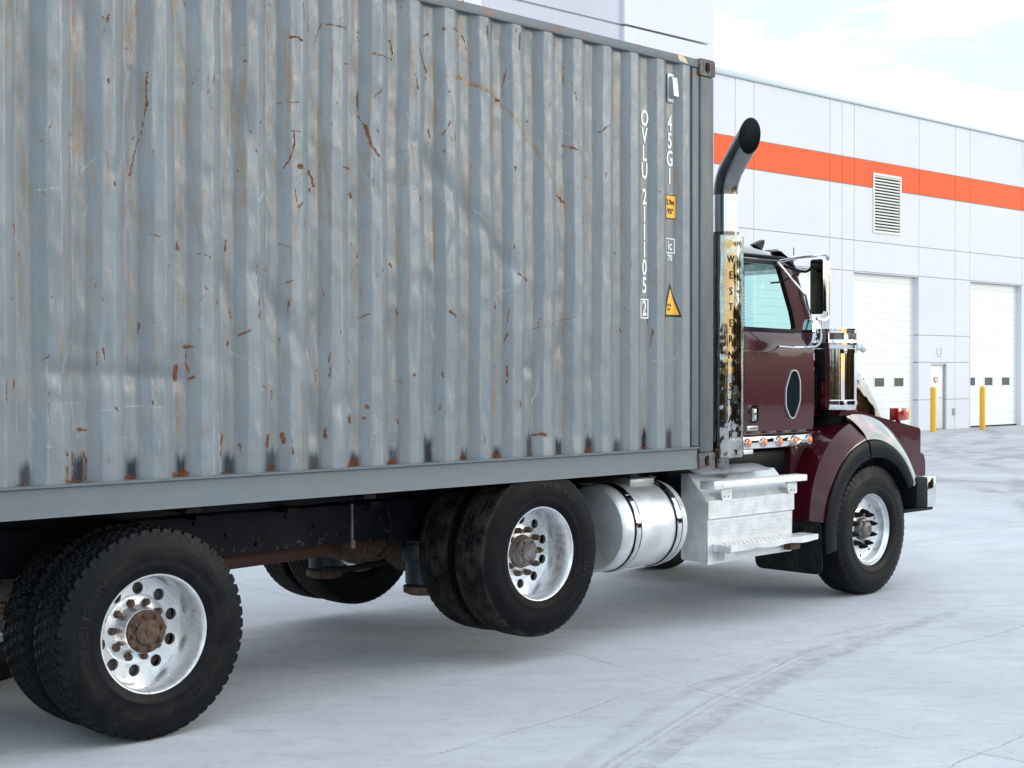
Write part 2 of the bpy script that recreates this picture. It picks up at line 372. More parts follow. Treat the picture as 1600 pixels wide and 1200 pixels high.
def m_steel_frame(nb, b):
    p = nb.coord('Object'); v = nb.noise(p, 3, 6, .65); f = nb.noise(p, 70, 4, .7); x, y, z = nb.sep(p)
    c = nb.mix(nb.step(v, .35, .65), (.095, .115, .135), (.120, .146, .170))
    c = nb.mix(nb.m('MULTIPLY', nb.step(nb.noise(nb.scale(p, (1, 6, 9)), 2.6, 6, .7), .52, .7), .35), c, (.15, .165, .175))
    up = nb.step(z, 3.7, 3.95)
    r = nb.m('MULTIPLY', nb.step(nb.noise(nb.scale(p, (1, 1, 2)), 7, 7, .75), nb.m('SUBTRACT', .60, nb.m('MULTIPLY', up, .11)), .65), nb.m('ADD', nb.m('MULTIPLY', up, .8), .08))
    r = nb.m('MULTIPLY', r, nb.step(nb.noise(p, 1.3, 2, .5), .34, .50))
    rc = nb.mix(nb.step(f, .35, .65), (.10, .032, .014), (.27, .10, .035))
    c = nb.mix(r, c, rc); nb.put(b.inputs['Base Color'], c)
    nb.put(b.inputs['Roughness'], nb.step(v, .3, .7, .42, .62))
    nb.put(b.inputs['Normal'], nb.bump(nb.m('ADD', v, nb.m('MULTIPLY', f, .15)), .006, .4))
M['steel_frame'] = mat('container_frame', build=m_steel_frame)
def m_casting(nb, b):
    p = nb.coord('Object'); f = nb.noise(p, 55, 5, .7); v = nb.noise(p, 14, 5, .7)
    c = nb.mix(nb.step(v, .42, .6), (.085, .062, .055), (.15, .155, .165)); c = nb.mix(nb.m('MULTIPLY', nb.step(f, .5, .7), .6), c, (.17, .075, .04))
    nb.put(b.inputs['Base Color'], c); nb.put(b.inputs['Normal'], nb.bump(f, .004, .5))
M['post'] = mat('post_paint', rough=.5, build=lambda nb, b: nb.put(b.inputs['Base Color'], nb.mix(nb.step(nb.noise(nb.scale(nb.coord('Object'), (6, 6, 1.2)), 3, 6, .7), .35, .7), (.072, .082, .094), (.105, .118, .132))))
M['casting'] = mat('rusty_casting', rough=.75, build=m_casting)

def m_chrome(nb, b):
    p = nb.coord('Object'); v = nb.noise(p, 2.5, 2, .5); f = nb.noise(p, 40, 4, .6)
    nb.put(b.inputs['Roughness'], nb.step(f, .3, .8, .03, .10)); nb.put(b.inputs['Normal'], nb.bump(v, .002, .35))
M['chrome'] = mat('chrome', (.80, .80, .80), .05, 1.0, build=m_chrome)
def m_chrome_wavy(nb, b):
    p = nb.coord('Object'); v = nb.noise(nb.scale(p, (1, 1, .6)), 5, 2, .45, .4); v2 = nb.noise(p, 13, 1, .5)
    nb.put(b.inputs['Normal'], nb.bump(nb.m('ADD', v, nb.m('MULTIPLY', v2, .12)), .020, .40)); nb.put(b.inputs['Roughness'], .04)
M['chrome_wavy'] = mat('dented_chrome', (.80, .79, .77), .04, 1.0, build=m_chrome_wavy)
M['dark_chrome'] = mat('sooty_chrome', (.22, .215, .22), .16, 1.0, build=lambda nb, b: nb.put(b.inputs['Roughness'], nb.step(nb.noise(nb.coord('Object'), 12, 5, .6), .3, .7, .10, .34)))
def m_alu(nb, b):
    p = nb.coord('Object'); f = nb.noise(nb.scale(p, (1, 1, 1)), 35, 5, .7); v = nb.noise(p, 6, 4, .6)
    nb.put(b.inputs['Base Color'], nb.mix(nb.step(v, .3, .7), (.62, .63, .65), (.80, .81, .83))); nb.put(b.inputs['Roughness'], nb.step(v, .3, .7, .30, .42))
M['alu'] = mat('polished_aluminium', (.72, .73, .75), .3, .55, build=m_alu)
def m_rim(nb, b):
    p = nb.coord('Object'); f = nb.noise(p, 28, 5, .7); v = nb.noise(p, 9, 5, .7); x, y, z = nb.sep(p)
    rr = nb.m('SQRT', nb.m('ADD', nb.m('MULTIPLY', x, x), nb.m('MULTIPLY', z, z)))
    c = nb.mix(nb.step(v, .4, .7), (.70, .71, .73), (.86, .87, .89))
    d = nb.m('MULTIPLY', nb.step(rr, .19, .12), nb.step(f, .50, .66)); c = nb.mix(nb.m('MULTIPLY', d, .6), c, (.22, .13, .09))
    c = nb.mix(nb.m('MULTIPLY', nb.step(f, .66, .82), .12), c, (.35, .33, .31))
    nb.put(b.inputs['Base Color'], c); nb.put(b.inputs['Roughness'], nb.step(f, .3, .7, .24, .44)); nb.put(b.inputs['Metallic'], nb.m('SUBTRACT', .92, nb.m('MULTIPLY', d, .8)))
M['rim'] = mat('wheel_aluminium', rough=.3, metal=.9, build=m_rim)
def m_diamond(nb, b):
    p = nb.coord('Object'); x, y, z = nb.sep(p)
    # raised bars of tread plate, alternating in two directions
    u = nb.m('MULTIPLY', x, 1 / .028); v = nb.m('MULTIPLY', nb.m('ADD', z, nb.m('MULTIPLY', y, .6)), 1 / .028)
    fu = nb.m('SUBTRACT', nb.m('FRACT', u), .5); fv = nb.m('SUBTRACT', nb.m('FRACT', v), .5)
    par = nb.m('SUBTRACT', nb.m('MULTIPLY', nb.m('MODULO', nb.m('ABSOLUTE', nb.m('ADD', nb.m('FLOOR', u), nb.m('FLOOR', v))), 2.0), 2.0), 1.0)
    a = nb.m('ADD', fu, nb.m('MULTIPLY', par, fv)); c_ = nb.m('SUBTRACT', fu, nb.m('MULTIPLY', par, fv))
    e = nb.m('SQRT', nb.m('ADD', nb.m('MULTIPLY', nb.m('MULTIPLY', a, a), 14.0), nb.m('MULTIPLY', c_, c_)))
    h = nb.step(e, .55, .25)
    f = nb.noise(p, 14, 5, .6)
    nb.put(b.inputs['Base Color'], nb.mix(nb.m('MULTIPLY', h, .65), nb.mix(nb.step(f, .35, .7), (.66, .68, .70), (.72, .74, .76)), (.92, .93, .94)))
    nb.put(b.inputs['Normal'], nb.bump(h, .003, .8)); nb.put(b.inputs['Roughness'], nb.step(f, .3, .7, .32, .5))
M['diamond'] = mat('tread_plate', rough=.4, metal=.6, build=m_diamond)

def m_maroon(nb, b):
    p = nb.coord('Object'); v = nb.noise(p, 1.8, 3, .5); d = nb.noise(p, 45, 5, .7)
    nb.put(b.inputs['Base Color'], nb.mix(nb.m('MULTIPLY', nb.step(d, .55, .8), .15), (.048, .0022, .0068), (.06, .03, .03)))
    nb.put(b.inputs['Normal'], nb.bump(v, .010, .35)); nb.put(b.inputs['Coat Normal'], nb.bump(v, .010, .35))
M['maroon'] = mat('maroon_paint', (.035, .006, .010), .32, 0.0, build=m_maroon, Coat_Weight=1.0, Coat_Roughness=.03, Coat_IOR=1.38, Specular_IOR_Level=.15)
M['trim'] = mat('mirror_fender', (.46, .37, .35), .06, 1.0, build=m_chrome)
def m_rubber(nb, b):
    p = nb.coord('Object'); v = nb.noise(p, 8, 5, .65); f = nb.noise(p, 60, 4, .7); x, y, z = nb.sep(p)
    rr = nb.m('SQRT', nb.m('ADD', nb.m('MULTIPLY', x, x), nb.m('MULTIPLY', z, z)))
    ringn = nb.m('MULTIPLY', nb.step(nb.m('ABSOLUTE', nb.m('SUBTRACT', rr, nb.m('ADD', .385, nb.m('MULTIPLY', nb.noise(p, 3, 2, .5), .04)))), .022, .004), nb.step(v, .42, .66))
    c = nb.mix(nb.step(v, .35, .7), (.003, .0035, .005), (.0065, .007, .009))
    c = nb.mix(nb.m('MULTIPLY', nb.m('MULTIPLY', nb.step(f, .5, .75), nb.step(v, .4, .65)), .3), c, (.04, .037, .035))
    c = nb.mix(nb.m('MULTIPLY', ringn, .14), c, (.07, .045, .03))
    nb.put(b.inputs['Base Color'], c); b.inputs['Specular IOR Level'].default_value = .14; nb.put(b.inputs['Roughness'], nb.step(v, .3, .7, .38, .58)); nb.put(b.inputs['Normal'], nb.bump(f, .002, .35))
M['rubber'] = mat('tyre_rubber', build=m_rubber)
def m_rubber_mud(nb, b):
    p = nb.coord('Object'); v = nb.noise(p, 9, 6, .7); f = nb.noise(p, 50, 4, .7); x, y, z = nb.sep(p)
    rr = nb.m('SQRT', nb.m('ADD', nb.m('MULTIPLY', x, x), nb.m('MULTIPLY', z, z)))
    tread = nb.step(rr, .495, .512)
    c = nb.mix(nb.step(v, .35, .7), (.003, .0035, .005), (.0065, .007, .0085)); b.inputs['Specular IOR Level'].default_value = .09
    mud = nb.m('MULTIPLY', tread, nb.step(nb.m('ADD', nb.m('MULTIPLY', v, .7), nb.m('MULTIPLY', f, .3)), .40, .60))
    mud = nb.m('MAXIMUM', mud, nb.m('MULTIPLY', nb.step(nb.m('ADD', nb.m('MULTIPLY', v, .6), nb.m('MULTIPLY', f, .4)), .62, .76), .10))
    c = nb.mix(nb.m('MULTIPLY', mud, .45), c, (.072, .060, .051))
    nb.put(b.inputs['Base Color'], c); nb.put(b.inputs['Roughness'], nb.m('ADD', nb.m('MULTIPLY', mud, .3), .52)); nb.put(b.inputs['Normal'], nb.bump(f, .003, .5))
M['rubber_mud'] = mat('muddy_tyre_rubber', build=m_rubber_mud)
M['letter'] = mat('tyre_letter', (.010, .011, .014), .40, Specular_IOR_Level=.14)
M['flare'] = mat('black_flare_rubber', (.005, .006, .009), .42, Specular_IOR_Level=.10)
M['flap'] = mat('mud_flap_rubber', (.030, .031, .034), .75, Specular_IOR_Level=.12, build=lambda nb, b: nb.put(b.inputs['Base Color'], nb.mix(nb.step(nb.noise(nb.coord('Object'), 9, 6, .7), .4, .7), (.010, .011, .012), (.032, .031, .030))))
def m_black(nb, b):
    p = nb.coord('Object'); v = nb.noise(p, 5, 5, .6); x, y, z = nb.sep(p)
    mud = nb.step(nb.m('SUBTRACT', nb.noise(p, 26, 4, .65), nb.m('MULTIPLY', nb.m('SUBTRACT', z, .80), .55)), .60, .66)
    c = nb.mix(nb.step(v, .3, .7), (.006, .007, .010), (.012, .013, .018)); b.inputs['Specular IOR Level'].default_value = .08
    c = nb.mix(nb.m('MULTIPLY', mud, .8), c, (.13, .105, .085)); nb.put(b.inputs['Base Color'], c)
    nb.put(b.inputs['Normal'], nb.bump(mud, .008, .6)); nb.put(b.inputs['Roughness'], nb.m('ADD', nb.m('MULTIPLY', mud, .4), .42))
M['frame_black'] = mat('muddy_black_frame', build=m_black)
M['black'] = mat('black_paint', (.006, .007, .010), .4, Specular_IOR_Level=.12)
M['black_soft'] = mat('black_plastic', (.010, .010, .012), .55, Specular_IOR_Level=.10)
M['navy_rubber'] = mat('air_spring_rubber', (.012, .018, .030), .42)
def m_rust(nb, b):
    p = nb.coord('Object'); f = nb.noise(p, 40, 5, .7)
    nb.put(b.inputs['Base Color'], nb.mix(nb.step(f, .35, .65), (.045, .027, .020), (.125, .070, .046))); nb.put(b.inputs['Normal'], nb.bump(f, .003, .5))
M['rust'] = mat('rusty_steel', rough=.8, build=m_rust)
M['steel'] = mat('dark_steel', (.17, .16, .155), .5, .6)
M['shaft'] = mat('red_brown_shaft', (.085, .035, .024), .6)
M['glass'] = None
def m_glass():
    mt = bpy.data.materials.new('tinted_glass'); mt.use_nodes = True; t = mt.node_tree; t.nodes.clear(); nb = NB(t)
    tr = nb.node('ShaderNodeBsdfTransparent'); tr.inputs[0].default_value = (.84, .98, .98, 1)
    gl = nb.node('ShaderNodeBsdfGlossy'); gl.inputs['Roughness'].default_value = .02
    ge = nb.node('ShaderNodeNewGeometry'); cs = nb.m('ABSOLUTE', nb.vm('DOT_PRODUCT', ge.outputs['Normal'], ge.outputs['Incoming']))
    fr = nb.m('ADD', .045, nb.m('MULTIPLY', .95, nb.m('POWER', nb.m('SUBTRACT', 1.0, cs), 5.0)))
    mx = nb.node('ShaderNodeMixShader'); nb.l.new(fr, mx.inputs[0]); nb.l.new(tr.outputs[0], mx.inputs[1]); nb.l.new(gl.outputs[0], mx.inputs[2])
    o = nb.node('ShaderNodeOutputMaterial'); nb.l.new(mx.outputs[0], o.inputs[0]); return mt
M['glass'] = m_glass()
M['dark_glass'] = mat('dark_glass', (.010, .018, .022), .04, 0.0, Specular_IOR_Level=.9)
M['mirror'] = mat('mirror_glass', (.42, .50, .48), .02, 1.0)
M['amber'] = mat('amber_lens', (.85, .22, .04), .18, 0.0, Coat_Weight=.6)
M['red_lens'] = mat('red_lens', (.30, .008, .012), .15, 0.0, Coat_Weight=.6)
M['white_mark'] = mat('white_lettering', (.78, .79, .78), .5)
M['yellow'] = mat('yellow_sticker', (.78, .40, .02), .45)
M['ink'] = mat('black_ink', (.012, .012, .014), .6)
M['cream'] = mat('cream_paint_patch', (.62, .52, .33), .6)
M['stack_ink'] = mat('stack_letter_steel', (.035, .033, .032), .3, .7)
M['plate'] = mat('grey_plate', (.42, .44, .46), .4, .6)
M['seat'] = mat('seat_cloth', (.03, .03, .034), .8)

def wallmat(name, c0, c1, rough=.8):
    def f(nb, b):
        p = nb.coord('Object'); v = nb.noise(p, .35, 5, .6); g = nb.noise(p, 30, 4, .7); s = nb.noise(nb.scale(p, (2.5, 2.5, .15)), 1.2, 5, .6)
        c = nb.mix(nb.step(v, .3, .7), c0, c1); c = nb.mix(nb.m('MULTIPLY', nb.step(s, .55, .8), .10), c, tuple(k * .7 for k in c0))
        nb.put(b.inputs['Base Color'], c); nb.put(b.inputs['Normal'], nb.bump(g, .004, .3))
    return mat(name, rough=rough, build=f)
M['wall'] = wallmat('painted_panel_white', (.675, .678, .735), (.715, .718, .77))
M['wall_lav'] = wallmat('painted_panel_lavender', (.52, .52, .60), (.56, .56, .64))
M['orange'] = wallmat('orange_band_paint', (.80, .112, .031), (.83, .124, .036))
M['coping'] = mat('grey_blue_coping', (.40, .47, .53), .45, .3)
M['joint'] = mat('panel_joint', (.42, .42, .45), .9)
M['door_white'] = wallmat('white_door', (.78, .775, .765), (.81, .805, .795), .5)
M['louver'] = mat('louver_white', (.72, .71, .66), .5)
M['dark'] = mat('dark_void', (.02, .022, .02), .8)
M['bollard'] = mat('bollard_yellow', (.80, .44, .02), .42, build=lambda nb, b: nb.put(b.inputs['Base Color'], nb.mix(nb.step(nb.noise(nb.coord('Object'), 14, 5, .7), .6, .75), (.80, .44, .02), (.55, .30, .04))))
M['seal'] = mat('door_pane', (.05, .055, .05), .1, 0.0, Specular_IOR_Level=.8)
M['sign_red'] = mat('red_sign', (.55, .12, .10), .5)
M['sign_grey'] = mat('grey_sign', (.33, .35, .38), .5)
# ------------------------------------------------------------------ ground
bm = BM(); grid(bm, [[Vector((x, y, 0)) for x in (-400, -30, 60, 500)] for y in (-400, -40, 60, 500)], flip=False)
bmesh.ops.recalc_face_normals(bm, faces=bm.faces[:])
for f in bm.faces:
    if f.normal.z < 0: f.normal_flip()
tag(obj('concrete_lot', bm, M['concrete'], smooth=0), 'pale concrete lot with curved tyre tracks and hairline cracks', None, None, 'structure')

# ------------------------------------------------------------------ unseen tree belt, added for dark and gold reflections in the bright metal
def unseen_tree_belt():
    r = np.random.default_rng(21); bm = BM()
    for k in range(260):
        a = R(-185 + 170 * (k + r.random()) / 260); d = 33 + r.uniform(0, 9); h = r.uniform(2.6, 4.4) if r.random() > .25 else r.uniform(4.0, 6.0)
        front = math.degrees(a) > -72
        if -110 < math.degrees(a) < -84 or (not front and r.random() < .35): continue
        h = h * (1.0 if front else .55)
        x, y = -3 + d * math.cos(a), -3 + d * math.sin(a); w = r.uniform(.9, 1.8)
        for j in range(46):
            t = r.random(); rad = w * math.sin(PI * (.15 + .8 * t)); th = r.random() * 2 * PI; q = Vector((x + rad * math.cos(th) * r.random() ** .5, y + rad * math.sin(th) * r.random() ** .5, h * (.06 + .94 * t)))
            s = r.uniform(.5, 1.1); n = Vector(r.normal(size=3)).normalized(); _, u, v = frame_of(n)
            vs = [bm.verts.new(q + (u * math.cos(b) * r.uniform(.6, 1.2) + v * math.sin(b) * r.uniform(.6, 1.2)) * s) for b in np.linspace(0, 2 * PI, 7)[:-1]]
            bm.faces.new(vs)
    return bm
def m_autumn(nb, b):
    p = nb.coord('Object'); n = nb.step(nb.noise(p, .30, 4, .6), .40, .62)
    nb.put(b.inputs['Base Color'], nb.mix(n, (.022, .018, .012), (.16, .075, .02))); nb.put(b.inputs['Roughness'], .8)
    tr = nb.node('ShaderNodeBsdfTranslucent'); nb.put(tr.inputs['Color'], nb.mix(n, (.03, .022, .012), (.42, .22, .06)))
    mx = nb.node('ShaderNodeMixShader'); nb.put(mx.inputs[0], .55); nb.l.new(b.outputs[0], mx.inputs[1]); nb.l.new(tr.outputs[0], mx.inputs[2])
    out = [q for q in nb.n if q.type == 'OUTPUT_MATERIAL'][0]; nb.l.new(mx.outputs[0], out.inputs[0])
M['autumn'] = mat('autumn_foliage', build=m_autumn)
tag(obj('unseen_tree_belt', unseen_tree_belt(), M['autumn'], smooth=0), 'belt of brown autumn trees added out of view, to be mirrored in the chrome', None, None, 'stuff')

# ------------------------------------------------------------------ warehouse
BX, BY, BROT = 33.423, 16.599, R(-1.94)
def cells(bm, us, zs, ju, jz, holes, y0, gap, jd, od):
    """front skin of a panel wall: grooves at the joints, reveals round the openings"""
    U = sorted(set(us)); Z = sorted(set(zs))
    inside = lambda u, z: any(h[0] < u < h[1] and h[2] < z < h[3] for h in holes)
    def isj(v, J): return any(abs(v - j) < 1e-4 for j in J)
    q = lambda *p: bm.faces.new([bm.verts.new(Vector(c)) for c in p])
    for i in range(len(U) - 1):
        for k in range(len(Z) - 1):
            u0, u1, z0, z1 = U[i], U[i + 1], Z[k], Z[k + 1]
            cu, cz = (u0 + u1) / 2, (z0 + z1) / 2
            if inside(cu, cz): continue
            L = inside(u0 - .01, cz); Rr = inside(u1 + .01, cz); B = inside(cu, z0 - .01); T = inside(cu, z1 + .01)
            a0 = u0 + (gap if isj(u0, ju(cz)) and not L else 0); a1 = u1 - (gap if isj(u1, ju(cz)) and not Rr else 0)
            b0 = z0 + (gap if isj(z0, jz(cu)) and not B else 0); b1 = z1 - (gap if isj(z1, jz(cu)) and not T else 0)
            q((a0, y0, b0), (a1, y0, b0), (a1, y0, b1), (a0, y0, b1))
            for on, hole, p, r in ((a0 > u0, L, (a0, b0), (a0, b1)), (a1 < u1, Rr, (a1, b1), (a1, b0)), (b0 > z0, B, (a1, b0), (a0, b0)), (b1 < z1, T, (a0, b1), (a1, b1))):
                dd = od if hole else (jd if on else 0)
                if dd: q((p[0], y0, p[1]), (r[0], y0, r[1]), (r[0], y0 + dd, r[1]), (p[0], y0 + dd, p[1]))
    return bm
def backing(bm, us, zs, holes, y):
    U = sorted(set(us)); Z = sorted(set(zs))
    for i in range(len(U) - 1):
        for k in range(len(Z) - 1):
            cu, cz = (U[i] + U[i + 1]) / 2, (Z[k] + Z[k + 1]) / 2
            if any(h[0] < cu < h[1] and h[2] < cz < h[3] for h in holes): continue
            bm.faces.new([bm.verts.new(Vector(c)) for c in ((U[i], y, Z[k]), (U[i + 1], y, Z[k]), (U[i + 1], y, Z[k + 1]), (U[i], y, Z[k + 1]))])
    return bm

W = thing('warehouse', 'long white panel warehouse with an orange band and roll-up dock doors', 'building', (BX, BY, 0), BROT)
DOORS = [(-9.49, -5.95), (-4.74, -1.19), (1.92, 5.30), (6.52, 10.0)]
DH = 4.78
HOLES = [(a, b, 0, DH) for a, b in DOORS] + [(-.47, .46, 0, 2.09), (-3.74, -2.24, 6.02, 7.79)]
JU = [-11.57, -10.3, -9.49, -5.95, -5.34, -4.72, -1.19, .96, 1.87, 5.30, 5.91, 6.52, 10.0, 12.3, 13.2, 17, 17.6, 18.2, 24, 30, 36, 42]
JZ = [4.81, 5.72, 7.34, 8.14]
us = JU + [h[0] for h in HOLES] + [h[1] for h in HOLES]; zs = [0, .95, 2.13, 2.98, 9.72] + JZ + [h[2] for h in HOLES] + [h[3] for h in HOLES]
def jz(u):
    r = list(JZ)
    if -1.19 < u < 1.92: r += [.95, 2.13, 2.98]
    return r
ju = lambda z: JU
in_band = lambda z: 7.34 <= z <= 8.14
bm = cells(BM(), us, [z for z in zs if z <= 7.341], ju, jz, HOLES, 0, .011, .02, .24)
cells(bm, us, [z for z in zs if z >= 8.139], ju, jz, HOLES, 0, .011, .02, .24)
obj('wall', bm, M['wall'], W, 0)
obj('orange_band', cells(BM(), us, [z for z in zs if 7.339 <= z <= 8.141], ju, jz, HOLES, 0, .011, .02, .24), M['orange'], W, 0)
obj('joint_backing', backing(BM(), us, zs, HOLES, .021), M['joint'], W, 0)
bm = BM(); box(bm, -11.5, 42, .5, 30, 0, 9.6); obj('building_body', bm, M['wall'], W, 0)
bm = BM(); box(bm, -11.57, 42, -.05, .35, 9.725, 9.885, .008); obj('roof_coping', bm, M['coping'], W)
for i, (a, b) in enumerate(DOORS):
    bm = BM(); y = .19; n = 21; h = DH / n
    prof = []
    for k in range(n):
        z = k * h; prof += [(y + .012, z + .002), (y, z + .012), (y, z + h - .012), (y + .012, z + h - .002)]
    grid(bm, [[Vector((a, p[0], p[1])), Vector((b, p[0], p[1]))] for p in prof], flip=True)
    bmesh.ops.recalc_face_normals(bm, faces=bm.faces[:])
    for f in bm.faces:
        if f.normal.y > 0: f.normal_flip()
    d = obj('dock_door', bm, M['door_white'], W, 0)
    for k in range(3):
        u = a + .31 + .53 / 2 + k * 1.07 if i != 2 else a + .36 + k * 1.14
        bm = BM(); holed(bm, [(u - .30, 1.34), (u + .30, 1.34), (u + .30, 1.68), (u - .30, 1.68)], [[(u - .26, 1.38), (u + .26, 1.38), (u + .26, 1.64), (u - .26, 1.64)]], XZ(y - .012), Vector((0, .020, 0)))
        pf = obj('pane_frame', bm, M['door_white'], d, 0)
        bm = BM(); box(bm, u - .262, u + .262, y - .006, y + .01, 1.378, 1.642); obj('pane', bm, M['seal'], d, 0)
    bm = BM(); box(bm, a, b, y + .03, y + .05, 0, DH); obj('door_back', bm, M['door_white'], d, 0)
    bm = BM(); box(bm, a + .002, b - .002, y - .02, y + .02, .0, .045); obj('bottom_seal', bm, M['black_soft'], d, 0)
# louvre
bm = BM(); u0, u1, z0, z1 = -3.74, -2.24, 6.02, 7.79
holed(bm, [(u0 - .01, z0 - .01), (u1 + .01, z0 - .01), (u1 + .01, z1 + .01), (u0 - .01, z1 + .01)], [[(u0 + .06, z0 + .06), (u1 - .06, z0 + .06), (u1 - .06, z1 - .06), (u0 + .06, z1 - .06)]], XZ(-.03), Vector((0, .10, 0)))
lv = obj('louver', bm, M['louver'], W, 0)
bm = BM(); box(bm, u0, u1, .16, .2, z0, z1); obj('louver_back', bm, M['dark'], lv, 0)
bm = BM()
for k in range(18):
    z = z0 + .10 + k * (z1 - z0 - .17) / 17.5
    box(bm, u0 + .06, u1 - .06, -.012, .016, z, z + .045, rot=Matrix.Rotation(R(-22), 4, 'X'))
obj('slat_panel', bm, M['louver'], lv, 0)
# personnel door
bm = BM(); box(bm, -.45, .44, .10, .15, .01, 2.05, .006); md = obj('personnel_door', bm, M['door_white'], W, 35)
bm = BM(); holed(bm, [(-.475, 0), (.465, 0), (.465, 2.095), (-.475, 2.095)], [[(-.425, -.02 + .02), (.415, 0.0), (.415, 2.035), (-.425, 2.035)]], XZ(.055), Vector((0, .04, 0))); obj('door_frame', bm, M['plate'], md, 0)
bm = BM(); tube(bm, [(.28, .11, 1.02), (.28, .05, 1.02), (.17, .05, 1.01)], .014, 8); obj('door_handle', bm, M['plate'], md)
bm = BM(); box(bm, -.44, -.41, .07, .10, 1.72, 1.90); obj('hinge', bm, M['plate'], md, 0)
bm = BM(); holed(bm, [(-.16, 1.66), (.09, 1.66), (.08, 1.55), (-.035, 1.47), (-.15, 1.55)], [], XZ(.085), Vector((0, .014, 0))); obj('shield_sign', bm, M['sign_red'], md, 0)
bm = BM(); holed(bm, [(-.11, 1.62), (.04, 1.62), (.035, 1.57), (-.035, 1.52), (-.105, 1.57)], [], XZ(.080), Vector((0, .004, 0))); obj('shield_mark', bm, M['door_white'], md, 0)
bm = join_meshes('m', [side_text('L 3', .30, 0, -.004, 2.47, .85, bold=.004)]); box(bm, -.12, .12, -.006, -.002, 2.30, 2.325); obj('door_number', bm, M['sign_grey'], W, 0)
bm = BM(); box(bm, .82, .93, -.05, 0, .44, .66, .01); obj('wall_outlet', bm, M['sign_grey'], W)

T = thing('warehouse_wing', 'taller pale lavender building block rising above the container top', 'building', (BX, BY, 0), BROT)
bm = cells(BM(), [-46, -33, -27, -20.2, -19.66, -14.98, -14.78, -11.57], [0, 4.9, 8.2, 10.33, 12.6, 13.6], lambda z: [-33, -27, -20.2], lambda u: [4.9, 8.2, 10.33, 12.6], [(-19.66, -14.98, 0, 13.1)], -.3, .03, .05, .12); obj('wall', bm, M['wall'], T, 0)
bm = cells(BM(), [-19.66, -14.98], [0, 4.9, 8.2, 10.33, 12.6, 13.1], lambda z: [], lambda u: [4.9, 8.2, 10.33, 12.6], [], -.2, .03, .05, .12); obj('recessed_panel', bm, M['wall_lav'], T, 0)
bm = BM(); box(bm, -45.9, -11.59, -.14, 24, 0, 13.58); obj('building_body', bm, M['wall'], T, 0)
bm = BM(); box(bm, -46, -11.55, -.36, .1, 13.605, 13.75, .01); obj('roof_coping', bm, M['coping'], T)

# bollards
def bollard_mesh():
    bm = BM(); prof = [(0.0, .085), (.010, .092), (.012, .0885), (1.30, .0885)] + [(1.30 + .085 * math.sin(R(a)), .0885 * math.cos(R(a))) for a in (15, 30, 45, 60, 75, 90)]
    return lathe(bm, prof, axis=(0, 0, 1), seg=28)
bo = obj('bollard', bollard_mesh(), M['bollard'], None, 40, (31.527, 15.75, 0)); tag(bo, 'yellow steel bollard in front of the white personnel door', 'bollard', 'yellow bollards by the dock doors')
b2 = bo.copy(); COL.objects.link(b2); b2.location = (34.407, 15.628, 0); tag(b2, 'yellow steel bollard standing before the dock door, away from the personnel door', 'bollard')

# ------------------------------------------------------------------ shipping container
ZC, ZT, XR = 1.146, 4.042, -12.19
K = thing('shipping_container', 'rust-streaked grey corrugated shipping container carried on the maroon truck', 'container', (0, 0, 0))
def surf(x):
    ph = ((x + .4497) / .278 + .5) % 1 - .5; d = np.abs(ph) * .278
    return .008 + .036 * (1 - np.clip((d - .035) / .068, 0, 1))
def vnoise(X, Z, sx, sz, seed):
    r = np.random.default_rng(seed); g = r.random((160, 160)) - .5
    u = X / sx + 60; v = Z / sz + 20; iu = np.floor(u).astype(int); iv = np.floor(v).astype(int); fu = u - iu; fv = v - iv
    fu = fu * fu * (3 - 2 * fu); fv = fv * fv * (3 - 2 * fv); G = lambda a, b: g[a % 160, b % 160]
    return (G(iu, iv) * (1 - fu) + G(iu + 1, iv) * fu) * (1 - fv) + (G(iu, iv + 1) * (1 - fu) + G(iu + 1, iv + 1) * fu) * fv
